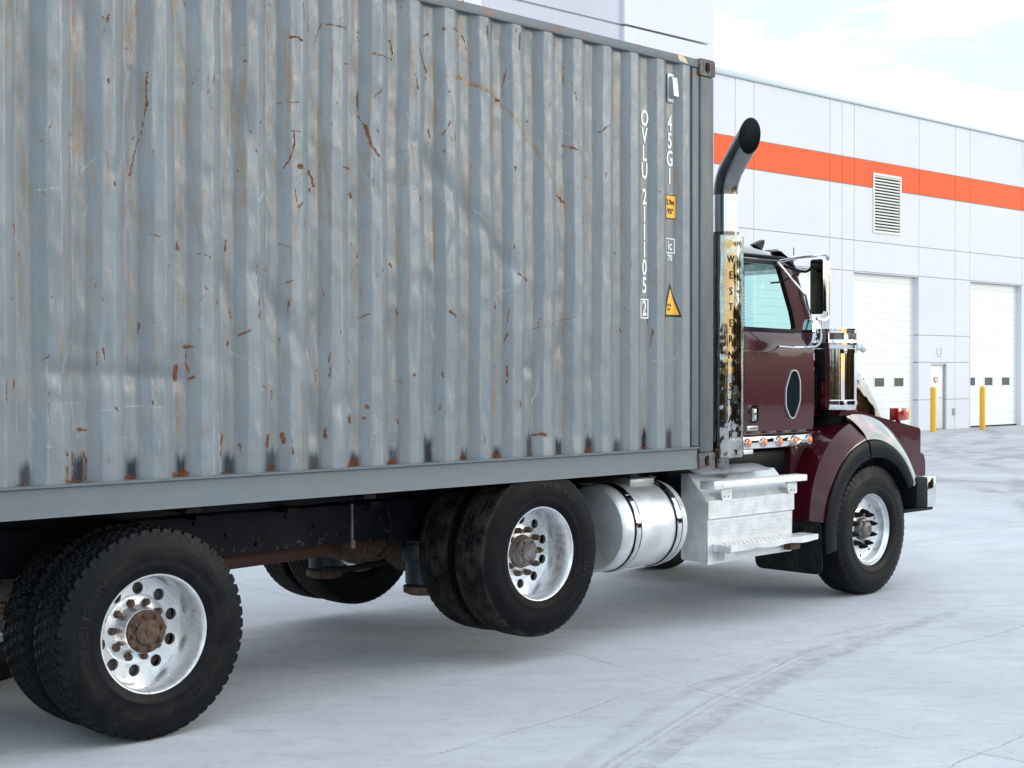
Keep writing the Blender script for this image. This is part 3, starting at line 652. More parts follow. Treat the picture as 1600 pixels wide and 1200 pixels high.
STROKES = "r7,90,-4543,3309,-4545,3192,-4556,3048,-4593,2922,-4630,2792;r9,90,-3666,3119,-3659,3060,-3689,2984,-3718,2922;r7,80,-3681,3123,-3622,3124;r14,90,-3688,3621,-3636,3630,-3604,3615;r21,90,-3637,2936,-3611,2935;r14,90,-3541,2927,-3511,2881;r14,80,-3541,2830,-3536,2812;r5,70,-4196,3342,-4196,3239;r5,60,-4242,3392,-4282,3284;r7,60,-4749,3559,-4779,3473;g24,90,-4943,2897,-4874,2881;r5,50,-3972,3771,-3972,3526;g19,80,-4579,3660,-4604,3535,-4641,3453;g21,80,-4912,3568,-4930,3384;r7,50,-5227,2544,-5212,2422,-5190,2371;r17,80,-4077,2510,-4077,2460;r16,70,-4361,2514,-4362,2452;r10,80,-4264,2435,-4185,2417;r9,60,-4545,2513,-4463,2502;r7,60,-3755,2519,-3667,2494;r10,80,-4320,3707,-4314,3664;r9,80,-3599,3838,-3592,3731;r7,80,-3554,3774,-3547,3678;r7,70,-3754,3263,-3637,3279;r7,70,-3652,2808,-3638,2713,-3593,2747;g20,70,-4143,3166,-4021,3182;g13,70,-3959,3236,-3938,3110;r10,70,-3579,2657,-3586,2620;r9,60,-5085,2670,-5068,2651;g73,55,-4908,3250,-4880,2923;g73,55,-4061,3755,-4035,3064;g51,55,-4353,3533,-4315,3031;g58,55,-4263,2947,-4264,2583;g30,55,-4970,3589,-4965,3273;g68,55,-3695,3642,-3681,2985;g67,55,-3993,3360,-3981,2720;g44,55,-4606,2690,-4557,2562;g36,55,-5183,2931,-5140,2520;g35,55,-5262,3536,-5263,3331;g27,55,-3796,3684,-3790,3092;g36,55,-5138,3424,-5127,3353;g30,55,-5044,3261,-5027,3232;g54,55,-3854,2873,-3966,2838;g35,55,-3517,3610,-3488,3005;g32,55,-4555,3500,-4574,3365;g71,55,-5224,3543,-5267,3474;r11,80,-3429,3735,-3282,3735;r9,90,-3195,3412,-3196,3262,-3156,3191,-3132,3106,-3067,3050;r18,80,-3164,3215,-3132,3118;r11,70,-3123,3623,-2959,3617;r11,90,-2756,3706,-2739,3644,-2696,3598,-2705,3519;r8,90,-2402,3842,-2375,3766;r10,90,-2227,3925,-2227,3844;r10,90,-2170,3948,-2161,3841;r12,80,-1949,3930,-1949,3833;r19,90,-2493,3867,-2457,3860;r15,90,-2591,3851,-2582,3851;g23,90,-2564,3578,-2421,3585,-2292,3550,-2161,3527,-2084,3483,-2007,3410,-1909,3311,-1810,3266,-1739,3161,-1668,3069,-1606,2989,-1502,2884;r7,45,-2402,3555,-2292,3550,-2161,3514,-2084,3483,-2007,3410;r10,40,-1840,3263,-1739,3161;r8,80,-2046,3694,-2075,3525;r20,90,-2123,3498,-2088,3500;r18,90,-3242,2822,-3233,2808;r14,90,-3322,2967,-3267,2966;r14,90,-3536,2927,-3499,2846;r8,80,-2529,3312,-2591,3225;r11,80,-2670,3249,-2661,3210;g37,70,-2825,3127,-2825,2998;g15,70,-2910,3092,-2774,3132;r15,80,-2757,2848,-2757,2822;g12,90,-1988,3025,-1909,3032;g16,80,-2007,2995,-2017,2649;r11,80,-2713,3791,-2678,3810;g59,60,-2842,3718,-2825,3398;g50,60,-3123,3422,-3123,3321;r16,70,-1533,3283,-1419,3266;r8,70,-1523,3786,-1523,3671;r7,50,-3212,2559,-3212,2421;r18,90,-2977,2446,-2960,2434;g11,80,-2740,2563,-2653,2634;r8,70,-2448,3821,-2457,3753;r15,80,-2430,3597,-2412,3584;r11,80,-2976,3722,-2951,3650;g28,60,-3453,3180,-3408,2645;g48,50,-1810,3673,-1800,3562;g39,50,-2236,2825,-2274,2741;g36,50,-3172,3039,-3172,2662;r11,80,-2808,3556,-2782,3469;r20,70,-1596,2962,-1512,2914;r8,80,-3890,2395,-3884,2112;r13,80,-3890,2130,-3881,2118;r13,90,-4317,1960,-4278,1960;r5,80,-4311,1954,-4301,1830;r19,90,-4363,1863,-4363,1796;r16,80,-4298,1796,-4276,1807;r19,80,-4783,1943,-4777,1884;r6,70,-4812,1927,-4812,1867;r9,70,-5071,1735,-5069,1588;r12,70,-5088,1631,-5065,1628;r18,90,-4895,1557,-4860,1551;r24,90,-4976,1448,-4964,1437;r21,95,-4936,1446,-4930,1318;r15,95,-4872,1444,-4863,1315;r18,95,-4970,1374,-4965,1310;r24,95,-4976,1315,-4849,1298;r17,90,-4099,1506,-4099,1465;r10,80,-4106,1425,-4106,1402;r10,80,-3997,1456,-3990,1397;r20,90,-3814,1497,-3821,1438;r21,90,-3728,1500,-3720,1458;r9,80,-3684,1469,-3684,1385;r7,80,-4046,2160,-4041,2114;r10,80,-4058,1992,-4058,1957;r7,80,-4003,2022,-3940,2052;r10,70,-3792,1734,-3792,1687;r14,80,-3848,1758,-3839,1752;g10,80,-4496,1819,-4497,1718;r8,70,-3697,2225,-3697,2141;r7,60,-3748,2295,-3668,2322;r7,60,-5273,1789,-5279,1625;r12,60,-5228,1789,-5226,1763;r9,60,-5158,2277,-5130,2273;r9,70,-4790,2188,-4784,2178;r9,70,-4823,2255,-4821,2233;r10,70,-4138,2198,-4136,2184;r12,70,-4730,1661,-4718,1645;g10,70,-4357,1784,-4364,1525;g13,70,-4356,2190,-4297,2215;g13,70,-4245,2194,-4212,2230;g63,35,-4607,2401,-4558,2073;g49,35,-4858,2387,-4847,2066;g36,50,-5174,2369,-5186,2058;g78,30,-4291,2306,-4305,1512;g61,30,-4929,1851,-4860,1422;g47,35,-3981,2367,-3982,2087;g10,80,-4252,2046,-4219,2030;w4,70,-4934,1989,-5015,1735;w4,60,-4951,2000,-4997,1788;w4,60,-4801,1646,-4608,1665,-4408,1650;w3,50,-5043,1682,-4895,1685;w5,60,-4173,1577,-4171,1542;w3,50,-4485,1495,-4479,1428;w9,70,-5077,1484,-5060,1478;w7,60,-3913,1571,-3899,1499;w7,80,-3609,1977,-3605,1968;w7,80,-3658,1359,-3649,1349;w3,50,-4471,1830,-4478,1718;w3,40,-4801,1528,-4609,1505;w5,80,-3847,2791,-3890,2728;w5,70,-3600,3193,-3605,3126;w4,70,-4851,2626,-4863,2561;w6,70,-4751,2667,-4727,2653;w4,60,-3623,2871,-3652,2832;w5,80,-3893,2734,-3829,2792;w7,70,-2731,3085,-2722,3060;w5,60,-1596,3383,-1481,3360;r15,90,-2547,2187,-2494,2162;r7,70,-3141,2157,-3205,2130;r10,80,-2036,2230,-2046,2133;r9,80,-2046,2070,-2065,2015;r12,80,-2050,1863,-2054,1808;r12,80,-2056,1780,-2058,1753;r16,80,-2170,1856,-2132,1870;r18,90,-3253,1589,-3250,1554;r18,80,-3157,1640,-3149,1627;r18,80,-3165,1575,-3154,1572;r14,80,-3437,1522,-3440,1473;r12,90,-1809,1434,-1749,1437;r28,90,-1739,1439,-1708,1431;r6,60,-1810,2103,-1626,2143,-1438,2190;g8,80,-1749,2210,-1769,2125;r6,70,-2880,1883,-2902,1855;r19,70,-2813,1816,-2802,1812;r7,70,-2886,1771,-2961,1784;g15,70,-2927,2189,-2877,2023;r14,80,-1945,1641,-1943,1613;r12,80,-1958,2440,-1870,2403;r15,90,-2969,2450,-2965,2431;r15,90,-3051,2413,-3046,2398;r11,70,-3416,1940,-3424,1805;r8,70,-3454,2344,-3451,2246;r8,70,-3493,1842,-3493,1780;r17,80,-1442,1807,-1429,1785;r7,50,-3220,2480,-3260,2278;g14,60,-3157,2106,-3173,1980;g35,50,-3377,2397,-3393,1854;g34,40,-3722,2452,-3737,2140;g43,40,-3172,2483,-3189,2231;g29,50,-2877,2500,-2826,2360;r11,70,-2927,2195,-2910,2161;w7,80,-3612,1980,-3607,1965;w7,70,-3125,1488,-3101,1494;w5,60,-3386,1854,-3455,1608;w4,60,-3285,1680,-3339,1649;w7,70,-3093,1563,-3088,1550;w5,60,-2208,1692,-2218,1652;w7,70,-3658,1365,-3650,1347;w15,50,-2662,2118,-2636,2013;w17,40,-3508,2110,-3512,2049;b11,70,-2449,1896,-2467,1776;b12,60,-2221,1856,-2227,1652;b19,70,-2767,1660,-2744,1657;b15,50,-2458,1722,-2467,1589;b12,50,-1657,2028,-1663,1971;b16,40,-2237,1597,-2237,1557"
def side_wall():
    z0, z1 = ZC + .155, ZT - .052
    xs = np.concatenate([np.arange(XR + .18, -5.9, .034), np.arange(-5.9, -.185, .0072)]); zs = np.linspace(z0, z1, 372)
    X, Z = np.meshgrid(xs, zs, indexing='ij'); nx, nz = X.shape
    Y = surf(X + .012 * vnoise(X, Z, .5, .35, 4) * np.clip((-.9 - X) / .4, 0, 1))
    fade = np.clip((-.85 - X) / .5, 0.12, 1) * np.clip((Z - z0) / .12, 0, 1) * np.clip((z1 - Z) / .12, 0, 1)
    dent = .018 * vnoise(X, Z, .55, .8, 1) + .010 * vnoise(X, Z, .16, .34, 2) + .0065 * vnoise(X, Z, .06, .10, 3)
    r = np.random.default_rng(5)
    for _ in range(70):
        cx, cz = r.uniform(-5.8, -1), r.uniform(z0 + .2, z1 - .2); sx, sz = r.uniform(.02, .10), r.uniform(.03, .22); a = r.uniform(-.5, .5)
        dx, dz = X - cx, Z - cz; u = dx * math.cos(a) + dz * math.sin(a); v = -dx * math.sin(a) + dz * math.cos(a)
        dent += r.uniform(-.006, .017) * np.exp(-(u / sx) ** 2 - (v / sz) ** 2)
    for ax, az, bx, bz, w, d in ((-5.05, 1.83, -4.35, 1.80, .05, .016), (-3.9, 2.35, -3.6, 1.95, .06, .018), (-3.55, 1.68, -3.50, 1.50, .06, .014), (-2.8, 3.15, -2.0, 2.45, .06, .014), (-4.62, 3.3, -4.70, 2.8, .03, .008), (-4.9, 1.95, -5.0, 1.7, .08, .016)):
        L2 = (bx - ax) ** 2 + (bz - az) ** 2; h = np.clip(((X - ax) * (bx - ax) + (Z - az) * (bz - az)) / L2, 0, 1)
        dd = np.hypot(X - ax - h * (bx - ax), Z - az - h * (bz - az)); dent += d * np.exp(-(dd / w) ** 2)
    Y = Y + dent * fade * .95
    A = np.zeros((nx, nz, 4)); A[..., 2] = .5; A[..., 3] = 1; SOOT = np.zeros((nx, nz))
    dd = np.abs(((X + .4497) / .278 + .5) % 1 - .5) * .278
    edge = np.maximum(np.exp(-((dd - .103) / .007) ** 2), .8 * np.exp(-((dd - .035) / .006) ** 2)); A[..., 2] += .5 * edge * np.clip(.05 + 1.1 * vnoise(X, Z, .10, .45, 12) + .8 * vnoise(X, Z, .03, .08, 13), 0, .5)  # pale rib edges: worn paint and glint put into the colour
    def stroke(ch, w, st, pts):
        for (ax, az), (bx, bz) in zip(pts, pts[1:]):
            soft = w * (2.4 if ch == 'g' else 1.2) + .004
            i0, i1 = np.searchsorted(xs, min(ax, bx) - w - soft - .03), np.searchsorted(xs, max(ax, bx) + w + soft + .03)
            k0, k1 = np.searchsorted(zs, min(az, bz) - w - soft - .03), np.searchsorted(zs, max(az, bz) + w + soft + .03)
            if i1 <= i0 or k1 <= k0: continue
            x, z = X[i0:i1, k0:k1], Z[i0:i1, k0:k1]; wv = w * np.clip(1.0 + 2.4 * vnoise(x, z, .025, .05, 17), .15, 2.4)
            x = x + .014 * vnoise(x, z, .03, .05, 8) + .006 * vnoise(x, z, .012, .018, 9)
            L2 = max((bx - ax) ** 2 + (bz - az) ** 2, 1e-8); h = np.clip(((x - ax) * (bx - ax) + (z - az) * (bz - az)) / L2, 0, 1)
            d = np.hypot(x - ax - h * (bx - ax), z - az - h * (bz - az)); m_ = np.clip(1 - (d - wv) / soft, 0, 1); m_ = m_ * m_ * st
            B = A[i0:i1, k0:k1]
            if ch == 'r': B[..., 0] = np.maximum(B[..., 0], m_)
            elif ch == 'g': B[..., 1] = np.maximum(B[..., 1], m_ * .8)
            elif ch == 'w': B[..., 2] = np.maximum(B[..., 2], .5 + m_ * .5)
            else: B[..., 2] = np.minimum(B[..., 2], .5 - m_ * .5)
    for s in STROKES.split(';'):
        ch = s[0]; v = [int(t) for t in s[1:].split(',')]; w = v[0] / 2000 * .55; st = v[1] / 100; pts = [(v[i] / 1000, v[i + 1] / 1000) for i in range(2, len(v), 2)]
        stroke(ch, w, st, pts)
        if ch == 'r':
            stroke('g', w * 1.6 + .004, .42, pts)
            lo = min(pts, key=lambda q: q[1]); ln = r.uniform(.04, .28); stroke('g', w * .8 + .002, .34, [lo, (lo[0] + r.uniform(-.006, .006), lo[1] - ln)])
    for _ in range(170):
        k = r.integers(1, 19); x = -.4497 - .278 * k + (r.choice([-.036, .036, .104, -.104, .139]) + r.normal() * .012 if r.random() < .7 else r.uniform(-.14, .14))
        z = r.uniform(z0 + .05, z1 - .03) if r.random() < .6 else r.uniform(z0 + 1.3, z1 - .03); ln = r.exponential(.022) + .004; a = r.normal() * .5
        p1 = (x + ln * math.sin(a), z - ln * math.cos(a)); ww = r.uniform(.0008, .0030); stroke('r', ww, r.uniform(.5, .95), [(x, z), p1])
        if r.random() < .6: stroke('g', ww * 1.5 + .003, .4, [(x, z), (p1[0], p1[1] - r.exponential(.10))])
    for _ in range(300):
        k = r.integers(0, 19); x = -.4497 - .278 * k + r.choice([-.036, .036, .10, -.10, 0]) + r.normal() * .02; z = z1 - abs(r.normal()) * 1.0; ln = r.exponential(.35) + .1
        stroke('g', r.uniform(.0015, .008), r.uniform(.25, .7), [(x, z), (x + r.normal() * .01, z - ln * .5), (x + r.normal() * .015, z - ln)])
    for _ in range(55):
        x = r.uniform(-5.6, -.3); z = r.uniform(z0 + .05, z1 - .1); ln = r.exponential(.06) + .01; a = r.normal() * .7
        stroke('w', r.uniform(.0008, .0022), r.uniform(.4, .9), [(x, z), (x + ln * math.sin(a), z - ln * math.cos(a))])
    for k in range(0, 42):
        xk = -.4497 - .278 * k
        if k > 20: continue
        hgt = r.uniform(.09, .17); wd = r.uniform(.024, .036); off = r.uniform(-.006, .012)
        fx = np.clip(1.6 - np.abs(X - xk - off) / wd, 0, 1); fz = np.clip((z0 + hgt * (1 + .5 * vnoise(X, Z, .008, .4, 30 + k)) - Z) / .05, 0, 1)
        SOOT = np.maximum(SOOT, fx * fz * r.uniform(.75, 1))
        wr = r.uniform(.012, .055); hr = r.uniform(.004, .034)
        A[..., 0] = np.maximum(A[..., 0], np.clip(1.5 - np.abs(X - xk + .006) / wr, 0, 1) * np.clip((z0 + hr * (1.2 + 1.2 * vnoise(X, Z, .015, .3, 60 + k)) - Z) / .012 + .3, 0, 1))
    me = bpy.data.meshes.new('side_wall'); n = nx * nz
    me.vertices.add(n); me.vertices.foreach_set('co', np.stack([X, Y, Z], -1).astype(np.float32).ravel())
    ii = np.arange(n).reshape(nx, nz); q = np.stack([ii[:-1, :-1], ii[1:, :-1], ii[1:, 1:], ii[:-1, 1:]], -1).reshape(-1, 4)
    me.loops.add(q.size); me.loops.foreach_set('vertex_index', q.ravel().astype(np.int32)); me.polygons.add(len(q))
    me.polygons.foreach_set('loop_start', np.arange(0, q.size, 4, dtype=np.int32)); me.update(calc_edges=True)
    at = me.color_attributes.new('wear_and_glint', 'FLOAT_COLOR', 'POINT'); at.data.foreach_set('color', A.astype(np.float32).ravel()); so = me.attributes.new('soot', 'FLOAT', 'POINT'); so.data.foreach_set('value', SOOT.astype(np.float32).ravel()); me.validate(); return me
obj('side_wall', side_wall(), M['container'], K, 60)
def corr_line(y_at, n0, n1):
    return [(x, float(surf(np.array(x)))) for x in np.arange(n0, n1, .034)]
bm = BM(); rows = []
for z in (ZC + .155, ZT - .052): rows.append([Vector((x, 2.438 - d, z)) for x, d in corr_line(0, XR + .18, -.18)])
grid(bm, rows, flip=True); obj('far_side_wall', bm, M['steel_frame'], K, 0)
bm = BM(); rows = []
for z in (ZC + .16, ZT - .06): rows.append([Vector((-.04 - .04 * (abs(((y / .25) % 1) - .5) > .25), y, z)) for y in np.arange(.155, 2.29, .0625)])
grid(bm, rows); obj('front_wall', bm, M['steel_frame'], K, 0)
bm = BM(); box(bm, XR + .03, XR + .09, .155, 2.283, ZC + .16, ZT - .11); obj('end_door', bm, M['steel_frame'], K, 0)
bm = BM(); rows = [[Vector((x, y, ZT - .02 - .02 * (int(x / .1) % 2))) for x in np.arange(XR + .1, -.08, .1)] for y in (.055, 2.383)]
grid(bm, rows); obj('roof', bm, M['steel_frame'], K, 0)
bm = BM(); box(bm, XR + .17, -.17, .17, 2.27, ZC + .02, ZC + .14); obj('floor', bm, M['black'], K, 0)
def rail(y0, s):
    bm = BM(); box(bm, XR + .178, -.178, y0, y0 + s * .06, ZT - .064, ZT - .004, .006); return bm
obj('top_rail', rail(.002, 1), M['steel_frame'], K); obj('top_rail', rail(2.436, -1), M['steel_frame'], K)
def brail(s, y0):
    bm = BM(); P = [(.004, ZC + .002), (.006, ZC + .012), (.014, ZC + .138), (-.009, ZC + .145), (-.009, ZC + .156), (.050, ZC + .158)]
    P = [(.060, ZC + .002)] + P
    rows = [[Vector((x, y0 + s * p[0], p[1])) for p in P] for x in (XR + .178, -4, -2, -.178)]
    grid(bm, rows); bmesh.ops.recalc_face_normals(bm, faces=bm.faces[:])
    for f in bm.faces:
        if abs(f.normal.y) > .5 and f.normal.y * s > 0: f.normal_flip()
    return bm
obj('bottom_rail', brail(1, 0), M['steel_frame'], K, 25); obj('bottom_rail', brail(-1, 2.438), M['steel_frame'], K, 25)
def post(x1, y0):
    bm = BM(); box(bm, x1 - .155, x1 - .004, y0, y0 + .10, ZC + .116, ZT - .116, .006); return bm
for x1 in (0, XR + .159):
    for y0 in (.002, 2.336): obj('corner_post', post(x1, y0), M['post'], K)
bm = BM(); box(bm, -.235, -.158, .012, .05, ZC + .16, ZT - .066, .004); obj('post_flange', bm, M['steel_frame'], K)
def casting(x1, fx, y1, fy, z0, top):
    """corner fitting: three plates, the outer two pierced"""
    bm = BM(); L, Wd, H = .178, .162, .118
    def slot(cx, cz, w, h): return round_rect(cx - w / 2, cx + w / 2, cz - h / 2, cz + h / 2, min(w, h) * .49, 5)
    X0 = x1 - L if fx > 0 else x1; ya = y1 if fy < 0 else y1 - .028
    out = round_rect(X0, X0 + L, z0, z0 + H, .014, 3)
    cx = x1 - fx * .089
    holed(bm, out, [slot(cx, z0 + H / 2, .052, .078)], XZ(ya), Vector((0, .028, 0)))
    yb = y1 + .0285 if fy < 0 else y1 - Wd; xa = x1 - .028 if fx > 0 else x1
    holed(bm, round_rect(yb, yb + Wd - .0285, z0 + .001, z0 + H - .001, .008, 2), [slot(yb + .066, z0 + H / 2, .052, .078)], lambda a, b: Vector((xa, a, b)), Vector((.028, 0, 0)))
    zz = z0 + H - .03 if top else z0
    xb = x1 - L if fx > 0 else x1 + .0285
    box(bm, xb + .001, xb + L - .03, yb, yb + Wd - .03, zz + .001, zz + .029)
    return bm
for x1, fx in ((0.004, 1), (XR, -1)):
    for y1, fy in ((-.005, -1), (2.443, 1)):
        for z0, top in ((ZC - .006, False), (ZT - .112, True)):
            obj('corner_casting', casting(x1, fx, y1, fy, z0, top), M['casting'], K, 30)
# vent cover
bm = BM(); box(bm, -.488, -.418, .030, .040, 3.70, 3.90, .003); vt = obj('vent_cover', bm, M['plate'], K)
bm = BM(); rows = []
for z, d in ((3.725, .034), (3.74, .078), (3.87, .062), (3.885, .034)): rows.append([Vector((x, .034 - (d - .034) * k, z)) for x, k in ((-.470, 0), (-.465, 1), (-.415, 1), (-.405, 0))])
grid(bm, rows); bmesh.ops.recalc_face_normals(bm, faces=bm.faces[:]); obj('vent_hood', bm, M['plate'], vt)
# markings
def conform(me, x, z, off=.003):
    return map_mesh(me, lambda c: np.stack([x + c[:, 0], surf(x + c[:, 0]) - off - c[:, 2], z + c[:, 1]], -1))
ms = []; ms2 = []
for i, ch in enumerate('OVLU 211105'):
    if ch != ' ': (ms if i < 4 else ms2).append(conform(text_mesh(ch, .152, .62, bold=.0032), -.7228, 3.555 - i * .1195 if i < 4 else 3.622 - i * .1204))
obj('owner_lettering', join_meshes('t', ms), M['white_mark'], K, 0); obj('serial_lettering', join_meshes('t', ms2), M['white_mark'], K, 0)
bm = join_meshes('t', [conform(text_mesh('2', .145, .62, bold=.003), -.7228, 2.262)])
def frame_strip(bm, x0, x1, z0, z1, t, off=.003):
    N = 16
    def pt(x, z): return Vector((x, float(surf(np.array(x))) - off, z))
    for za, zb in ((z0, z0 + t), (z1 - t, z1)): grid(bm, [[pt(x0 + (x1 - x0) * k / N, z) for k in range(N + 1)] for z in (za, zb)])
    for xa, xb in ((x0, x0 + t), (x1 - t, x1)): grid(bm, [[pt(xa + (xb - xa) * k / 2, z) for k in range(3)] for z in (z0 + t, z1 - t)])
frame_strip(bm, -.762, -.684, 2.196, 2.330, .008); obj('check_digit', bm, M['white_mark'], K, 0)
ms = [conform(text_mesh(ch, .152, .62, bold=.0032), -.452, 3.555 - i * .1235) for i, ch in enumerate('45G1')]
obj('type_lettering', join_meshes('t', ms), M['white_mark'], K, 0)
def patch(x0, x1, zs_fn, off, nx=20, nz=2):
    bm = BM(); rows = []
    for k in range(nz + 1):
        row = []
        for i in range(nx + 1):
            x = x0 + (x1 - x0) * i / nx; a, b = zs_fn(x); row.append(Vector((x, float(surf(np.array(x))) - off, a + (b - a) * k / nz)))
        rows.append(row)
    grid(bm, rows); return bm
st = obj('height_sticker', patch(-.502, -.394, lambda x: (2.895, 3.062), .0025), M['ink'], K, 0)
obj('sticker_face', patch(-.497, -.399, lambda x: (2.901, 3.056), .0040), M['yellow'], st, 0)
ms = []
for dz, s in ((.030, '2.9m'), (-.034, "9'6\"")):
    obj('sticker_lettering', conform(text_mesh(s, .052, .75, bold=.001), -.448, 2.979 + dz, .0055), M['ink'], st, 0)
bm = join_meshes('t', [conform(text_mesh('ic', .095, .80, bold=.001), -.449, 2.708), conform(text_mesh('70', .062, .85, bold=.001), -.452, 2.622)])
frame_strip(bm, -.496, -.402, 2.655, 2.760, .007); obj('approval_mark', bm, M['white_mark'], K, 0)
def tri(x0, xa, x1, z0, z1):
    def f(x):
        t = (x - x0) / (xa - x0) if x < xa else (x1 - x) / (x1 - xa); return (z0, z0 + max(t, .0) * (z1 - z0))
    return f
tr = obj('warning_triangle', patch(-.523, -.352, tri(-.523, -.448, -.352, 2.214, 2.452), .0028, 40), M['ink'], K, 0)
obj('triangle_face', patch(-.506, -.374, tri(-.506, -.4475, -.374, 2.230, 2.412), .0042, 40), M['yellow'], tr, 0)
for s, z in (('2.9m', 2.296), ("9'6\"", 2.264)): obj('triangle_lettering', conform(text_mesh(s, .026, .9), -.462, z, .0056), M['ink'], tr, 0)
bm = BM(); V = [(-.42, 4.032), (-.40, 3.995), (-.33, 3.988), (-.30, 3.985), (-.33, 4.02), (-.36, 4.034)]
bm.faces.new([bm.verts.new(Vector((a, -.0005, b))) for a, b in V]); obj('cream_paint_patch', bm, M['cream'], K, 0)
# ------------------------------------------------------------------ truck
TK = thing('truck', 'maroon day-cab truck with a polished exhaust stack, carrying the grey container', 'truck', (0, 0, 0))
P = lambda name, bm, m, par=TK, sm=35, loc=None: obj(name, bm, M[m], par, sm, loc)

# --- wheels (axis along Y, the outer face looks to -Y)
def tyre_profile(Rt, hw):
    s = hw / .14
    side = [(-.112 * s, .292), (-.126 * s, .300), (-.136 * s, .318), (-.1405 * s, .34), (-.1415 * s, .345), (-.1400 * s, .352), (-.143 * s, .375), (-.1445 * s, .40), (-.144 * s, .425), (-.141 * s, .45), (-.1395 * s, .4535), (-.1395 * s, .4565), (-.1365 * s, .468), (-.1345 * s, .472), (-.130 * s, .488), (-.126 * s, .502)]
    return [(y, r * Rt / .53) for y, r in side]
def tyre(kind, Rt=.53, hw=.14):
    side = tyre_profile(Rt, hw); s = hw / .14; tw = .119 * s; nt = 34
    if kind == 'drive': pc, sub = 52, 8
    elif kind == 'rib': pc, sub = 64, 6
    else: pc, sub = 60, 6
    N = pc * sub
    tr = [(-tw + 2 * tw * k / nt, Rt - .009 * abs(-1 + 2 * k / nt) ** 4) for k in range(nt + 1)]
    prof = side + tr + [(-y, r) for y, r in side[::-1]]
    Y = np.array([p[0] for p in prof]); Rr = np.array([p[1] for p in prof]); th = np.arange(N) / N
    T, YY = np.meshgrid(th, Y, indexing='ij'); RR = np.tile(Rr, (N, 1))
    ph = (T * pc) % 1; zig = np.abs(ph - .5) * 2 - .5
    istread = RR > Rt * .925; g = np.zeros_like(RR)
    if kind == 'drive':
        for c in (-.062, -.021, .021, .062): g = np.maximum(g, (np.abs(YY - c * s - .011 * zig * np.sign(c)) < .0048) * 1.0)
        row = np.floor((YY / s + .12) / .041); ph2 = (T * pc + row * .5 + YY * 5.5) % 1
        lat = (ph2 < .26) * 1.0; g = np.maximum(g, lat * np.where(np.abs(YY) > .066 * s, 1.0, .75))
        g = np.where(istread, g, 0); notch = (RR > Rt * .935) & (np.abs(YY) > .12 * s) & (((T * pc) % 1) < .24); g = np.maximum(g, notch * .55)
        dep = .015
    elif kind == 'rib':
        for c in (-.070, -.025, .025, .070): g = np.maximum(g, (np.abs(YY - c * s - .005 * zig) < .0040) * 1.0)
        g = np.maximum(g, ((ph < .17) & (np.abs((np.abs(YY / s) % .045) - .022) < .010)) * .45); g = np.where(istread, g, 0); dep = .009
    else:
        for c in (-.078, -.028, .028, .078): g = np.maximum(g, (np.abs(YY - c * s) < .0050) * 1.0)
        g = np.where(istread, g, 0); notch = (RR > Rt * .93) & (np.abs(YY) > .100 * s) & (ph < .22); g = np.maximum(g, notch * .7); dep = .011
    RR = RR - g * dep
    me = bpy.data.meshes.new('tyre'); a = T * 2 * PI; n = RR.size; m_ = len(prof)
    co = np.stack([RR * np.cos(a), YY, RR * np.sin(a)], -1); me.vertices.add(n); me.vertices.foreach_set('co', co.astype(np.float32).ravel())
    ii = np.arange(n).reshape(N, m_); jj = np.roll(ii, -1, 0); q = np.stack([ii[:, :-1], ii[:, 1:], jj[:, 1:], jj[:, :-1]], -1).reshape(-1, 4)
    me.loops.add(q.size); me.loops.foreach_set('vertex_index', q.ravel().astype(np.int32)); me.polygons.add(len(q)); me.polygons.foreach_set('loop_start', np.arange(0, q.size, 4, dtype=np.int32)); me.update(calc_edges=True); me.validate()
    return me
def ring_text(words, Rt=.53, hw=.14, mid=.405):
    """raised sidewall lettering; words: (text, size, angle at its middle in degrees seen from outside, clockwise from the top)"""
    pr = tyre_profile(Rt, hw); rr = np.array([p[1] for p in pr]); yy = np.array([p[0] for p in pr]); ms = []
    for s, size, ang, r0, sx in words:
        def f(c):
            r = r0 + c[:, 1]; a = np.radians(90 - ang) - c[:, 0] / r0
            y = np.interp(r, rr, yy) - .0012 - np.clip(c[:, 2], 0, 1)
            return np.stack([r * np.cos(a), y, r * np.sin(a)], -1)
        ms.append(map_mesh(text_mesh(s, size, sx, ext=.0012, bold=.0012, space=1.08), f))
    return join_meshes('t', ms)
def rim(dish, holes, hr, hd, steer=False):
    """dish: how far in from the lip the disc lies"""
    bm = BM(); lip = -.118; yd = lip + dish
    pr = [(lip + .012, .300), (lip - .002, .301), (lip - .006, .297), (lip - .005, .290), (lip + .004, .284), (lip + .02, .279)]
    pr += ([(lip + .05, .268), (yd - .015, .262), (yd, .258)] if not steer else [(lip + .03, .266), (yd - .006, .256), (yd, .250)])
    lathe(bm, pr, seg=72)
    lathe(bm, [(yd + .0, pr[-1][1] + .006), (.10, .262), (.115, .295)], seg=72)
    e = bm.verts[:]
    b2 = BM(); holed(b2, circle(0, 0, pr[-1][1] + .004, 72), [circle(hd * math.cos(2 * PI * (k + .5) / holes), hd * math.sin(2 * PI * (k + .5) / holes), hr, 18) for k in range(holes)], XZ(yd), Vector((0, .022, 0)))
    me = bpy.data.meshes.new('t'); b2.to_mesh(me); b2.free(); bm.from_mesh(me); bpy.data.meshes.remove(me)
    lathe(bm, [(yd - .001, .178), (yd - .006, .172), (yd - .007, .10)], seg=48)
    return bm
def bolt(bm, x, y0, z, r, h, seg=6, cone=False):
    pr = [(0, r), (-h * .55, r), (-h * .6, r * .8), (-h, r * .62)] if not cone else [(0, r * 1.15), (-.016, r * 1.15), (-.018, r), (-h * .55, r * .85), (-h, r * .25)]
    lathe(bm, pr + [(-h, 0)], center=(x, y0, z), seg=seg if not cone else 10)
